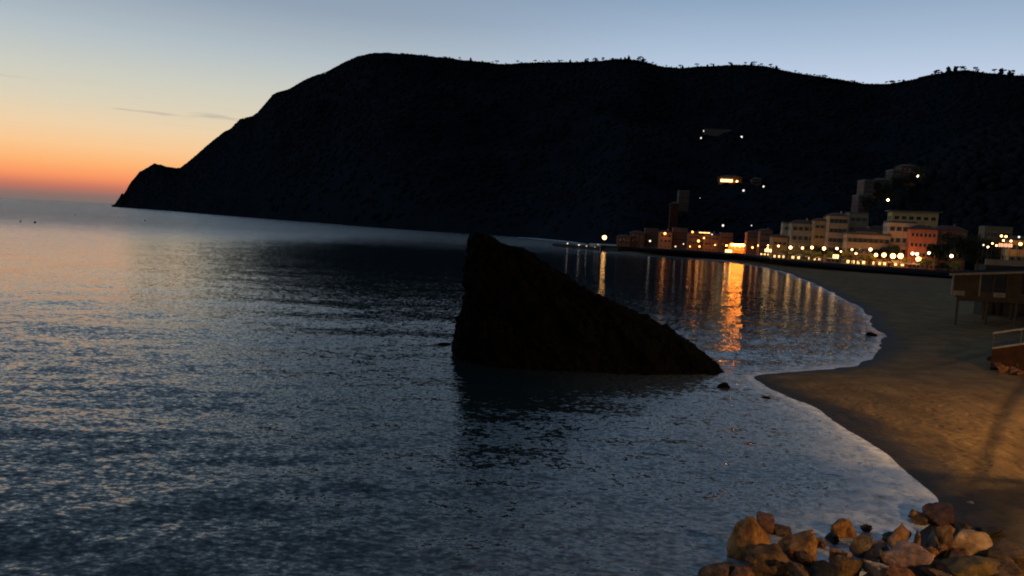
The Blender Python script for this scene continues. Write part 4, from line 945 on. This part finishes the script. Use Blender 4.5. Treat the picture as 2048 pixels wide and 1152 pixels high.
for i, x in enumerate(xs[:-1]):
    x2 = xs[i + 1]
    MB().box(x - .09, x + .09, 103.7, 103.9, zf + .253, zroof(x) - .01).build('mullion', M['rail'] if i in (0, 2) else M['darkwood'], root)
    MB().quadbox([(x + .093, 103.78, zf + .9), (x2 - .093, 103.78, zf + .9), (x2 - .093, 103.82, zf + .9), (x + .093, 103.82, zf + .9), (x + .093, 103.78, zroof(x) - .15), (x2 - .093, 103.78, zroof(x2) - .15), (x2 - .093, 103.82, zroof(x2) - .15), (x + .093, 103.82, zroof(x) - .15)]).build('screen_panel' if i in (0, 1, 4, 6) else 'glass_panel', M['canvas'] if i in (0, 1, 4, 6) else M['pane'], root)
    MB().box(x + .093, x2 - .093, 103.74, 103.86, zf + .253, zf + .897).build('parapet_panel', M['canvas'] if i % 3 else M['concrete'], root)
for x in np.arange(xl + 2.2, X1, 4.2):
    for y in (104.4, 111.6):
        if x + .0 < sk(xl + .8, y): continue
        MB().lathe([(.26, -.2), (.26, .1), (.18, .2), (.18, zf - .45 - .8)], (x, y, .8), 10).build('pillar', M['darkwood'], root)
MB().box(sk(xl + 1, 112.6), X1, 112.6, 112.9, zf + .253, zl - .003).build('back_wall', M['darkwood'], root)
root = empty('upper_terrace', (0, 0, 0), 0, 'dark terrace block behind and above the bathing house roof', 'building')
ux = P(1945, 530, 122).x; zt_ = P(1990, 517, 122).z
MB().box(ux, 112, 118.5, 120.5, 1.0, zt_ - 1.0).build('wall', M['seawall'], root)
MB().box(ux - .3, 112, 118.1, 118.4, zt_ - 1.0, zt_ - .1).build('parapet', M['concrete'], root)
tb = MB()
for x in np.arange(ux, 112, 2.4): tb.box(x - .05, x + .05, 118.2, 118.3, zt_ - .097, zt_ + .5)
tb.box(ux - .3, 112, 118.2, 118.3, zt_ + .503, zt_ + .57); tb.build('railing', M['metal'], root)

# brick ramp with handrails
root = empty('brick_ramp', (0, 0, 0), 0, 'red-brown brick ramp with pale handrail rising right from the sand', 'ramp')
x0 = P(1984, 700, 67).x; x1 = 62.; 
def rz_(x, a0, a1): return a0 + (a1 - a0) * (x - x0) / 3.0
MB().quadbox([(x0, 67, .3), (x1, 64, .3), (x1, 70.5, .3), (x0 + 2.5, 70.5, .3), (x0, 67, 2.7), (x1, 64, 7.0), (x1, 70.5, 7.0), (x0 + 2.5, 70.5, 2.7)]).build('ramp_wall', M['brick'], root)
MB().quadbox([(x0 - .1, 66.9, 2.71), (x1, 63.9, 7.01), (x1, 67.3, 7.01), (x0 + 2.2, 70.3, 2.71), (x0 - .1, 66.9, 2.95), (x1, 63.9, 7.25), (x1, 67.3, 7.25), (x0 + 2.2, 70.3, 2.95)]).build('coping', M['brick'], root)
MB().tube([(x0 - .1, 66.85, 2.95), (x1, 63.85, 7.25)], .1, 6).build('edge_rail', M['rail'], root)
for k in range(9):
    t = k / 8; x = x0 + .1 + (x1 - x0) * t; y = 67.1 - 3 * t; zb = 2.95 + 4.3 * t
    MB().tube([(x, y, zb), (x, y, zb + 1.35)], .06, 6).build('rail_post', M['metal'], root)
MB().tube([(x0, 67.1, 4.3), (x1, 64.1, 8.6)], .09, 6).build('handrail', M['rail'], root)
for i, (u, v, wp, hp, tone, lab) in enumerate([(2000, 745, 14, 10, 'brown', 'tiny brown stone lowest in front of the brick ramp'), (2036, 730, 20, 18, 'maroon', 'maroon stone against the ramp wall, nearest the right edge'), (1992, 728, 22, 18, 'maroon', 'maroon stone at the low corner of the brick ramp'), (2008, 736, 24, 18, 'rust', 'rust stone below the brick ramp, second from its corner'), (2026, 738, 26, 20, 'maroon', 'dark stone below the middle of the brick ramp'), (2042, 742, 24, 18, 'rust', 'rust stone below the brick ramp at the right edge'), (1978, 716, 16, 12, 'brown', 'small brown stone left of the brick ramp'), (2016, 722, 22, 18, 'brown', 'brown stone leaning on the brick ramp wall')]):
    p = G(u, v + hp * .4, 1.2); s = p.y / F; o = link('boulder', boulder_mesh(300 + i, 13, .06, TM[tone]), None, (p.x, p.y, p.z + hp * s * .3)); o.scale = (wp * s * .55, wp * s * .5, hp * s * .55); tag(o, lab, 'boulder', 'stones at the foot of the brick ramp')

# ------------------------------------------------------------------ near promenade (beside and behind the camera), lamps that light the sand, trees added unseen to shade it
mb = MB()
LN = [(-40, 3.5), (-8, 3.5), (16, 5), (34, 14), (46, 36), (56, 62), (75, 75)]; LZ = 6.2
for (ax, ay), (bx, by) in zip(LN[:-1], LN[1:]):
    mb.quadbox([(ax, ay, -1), (bx, by, -1), (bx + 30, by - 30, -1), (ax + 10, ay - 30, -1), (ax, ay, LZ), (bx, by, LZ), (bx + 30, by - 30, LZ), (ax + 10, ay - 30, LZ)])
tag(mb.build('near_promenade_ground', M['paving']), kind='structure')
def near_lamp(x, y, z0, zl_, key, lab, pw, c):
    root = empty('street_lamp', (x, y, z0), 0, lab, 'street lamp', 'lamps of the near promenade'); h_ = zl_ - z0
    MB().lathe([(.14, 0), (.14, .6), (.07, .8), (.05, h_ - .35)], n=10).build('pole', M['metal'], root)
    link('globe', MB().ball((0, 0, 0), .3, 14).me('globe', emit('near_lamp_glow', c, pw)), root, (0, 0, h_))
near_lamp(41, 33, LZ, 10.6, 'warm', 'warm globe lamp on the near promenade beside the beach', 6600, (1, .56, .18))
near_lamp(24, 9.5, LZ, 10.4, 'warm', 'warm globe lamp on the near promenade above the boulders', 3400, (1, .56, .20))
tree(33.0, 32.2, 1.2, 8.2, 2.9, M['leafdark'], 'leafy tree added out of view to shade the sand', seed=91, n=900, ls=.3, low=.45)
tree(30.0, 27.5, 1.2, 7.0, 2.4, M['leafdark'], 'smaller leafy tree added out of view to shade the sand near the boulders', seed=92, n=700, ls=.3, low=.45)

# ------------------------------------------------------------------ render settings
sc.view_settings.view_transform = 'Standard'; sc.view_settings.look = 'None'; sc.view_settings.exposure = 0; sc.view_settings.gamma = 1
sc.render.engine = 'CYCLES'; cy = sc.cycles
cy.filter_width = 1.9; cy.use_denoising = True; cy.denoiser = 'OPENIMAGEDENOISE'; cy.max_bounces = 5; cy.diffuse_bounces = 2; cy.glossy_bounces = 3; cy.sample_clamp_indirect = 6; cy.caustics_reflective = False; cy.caustics_refractive = False
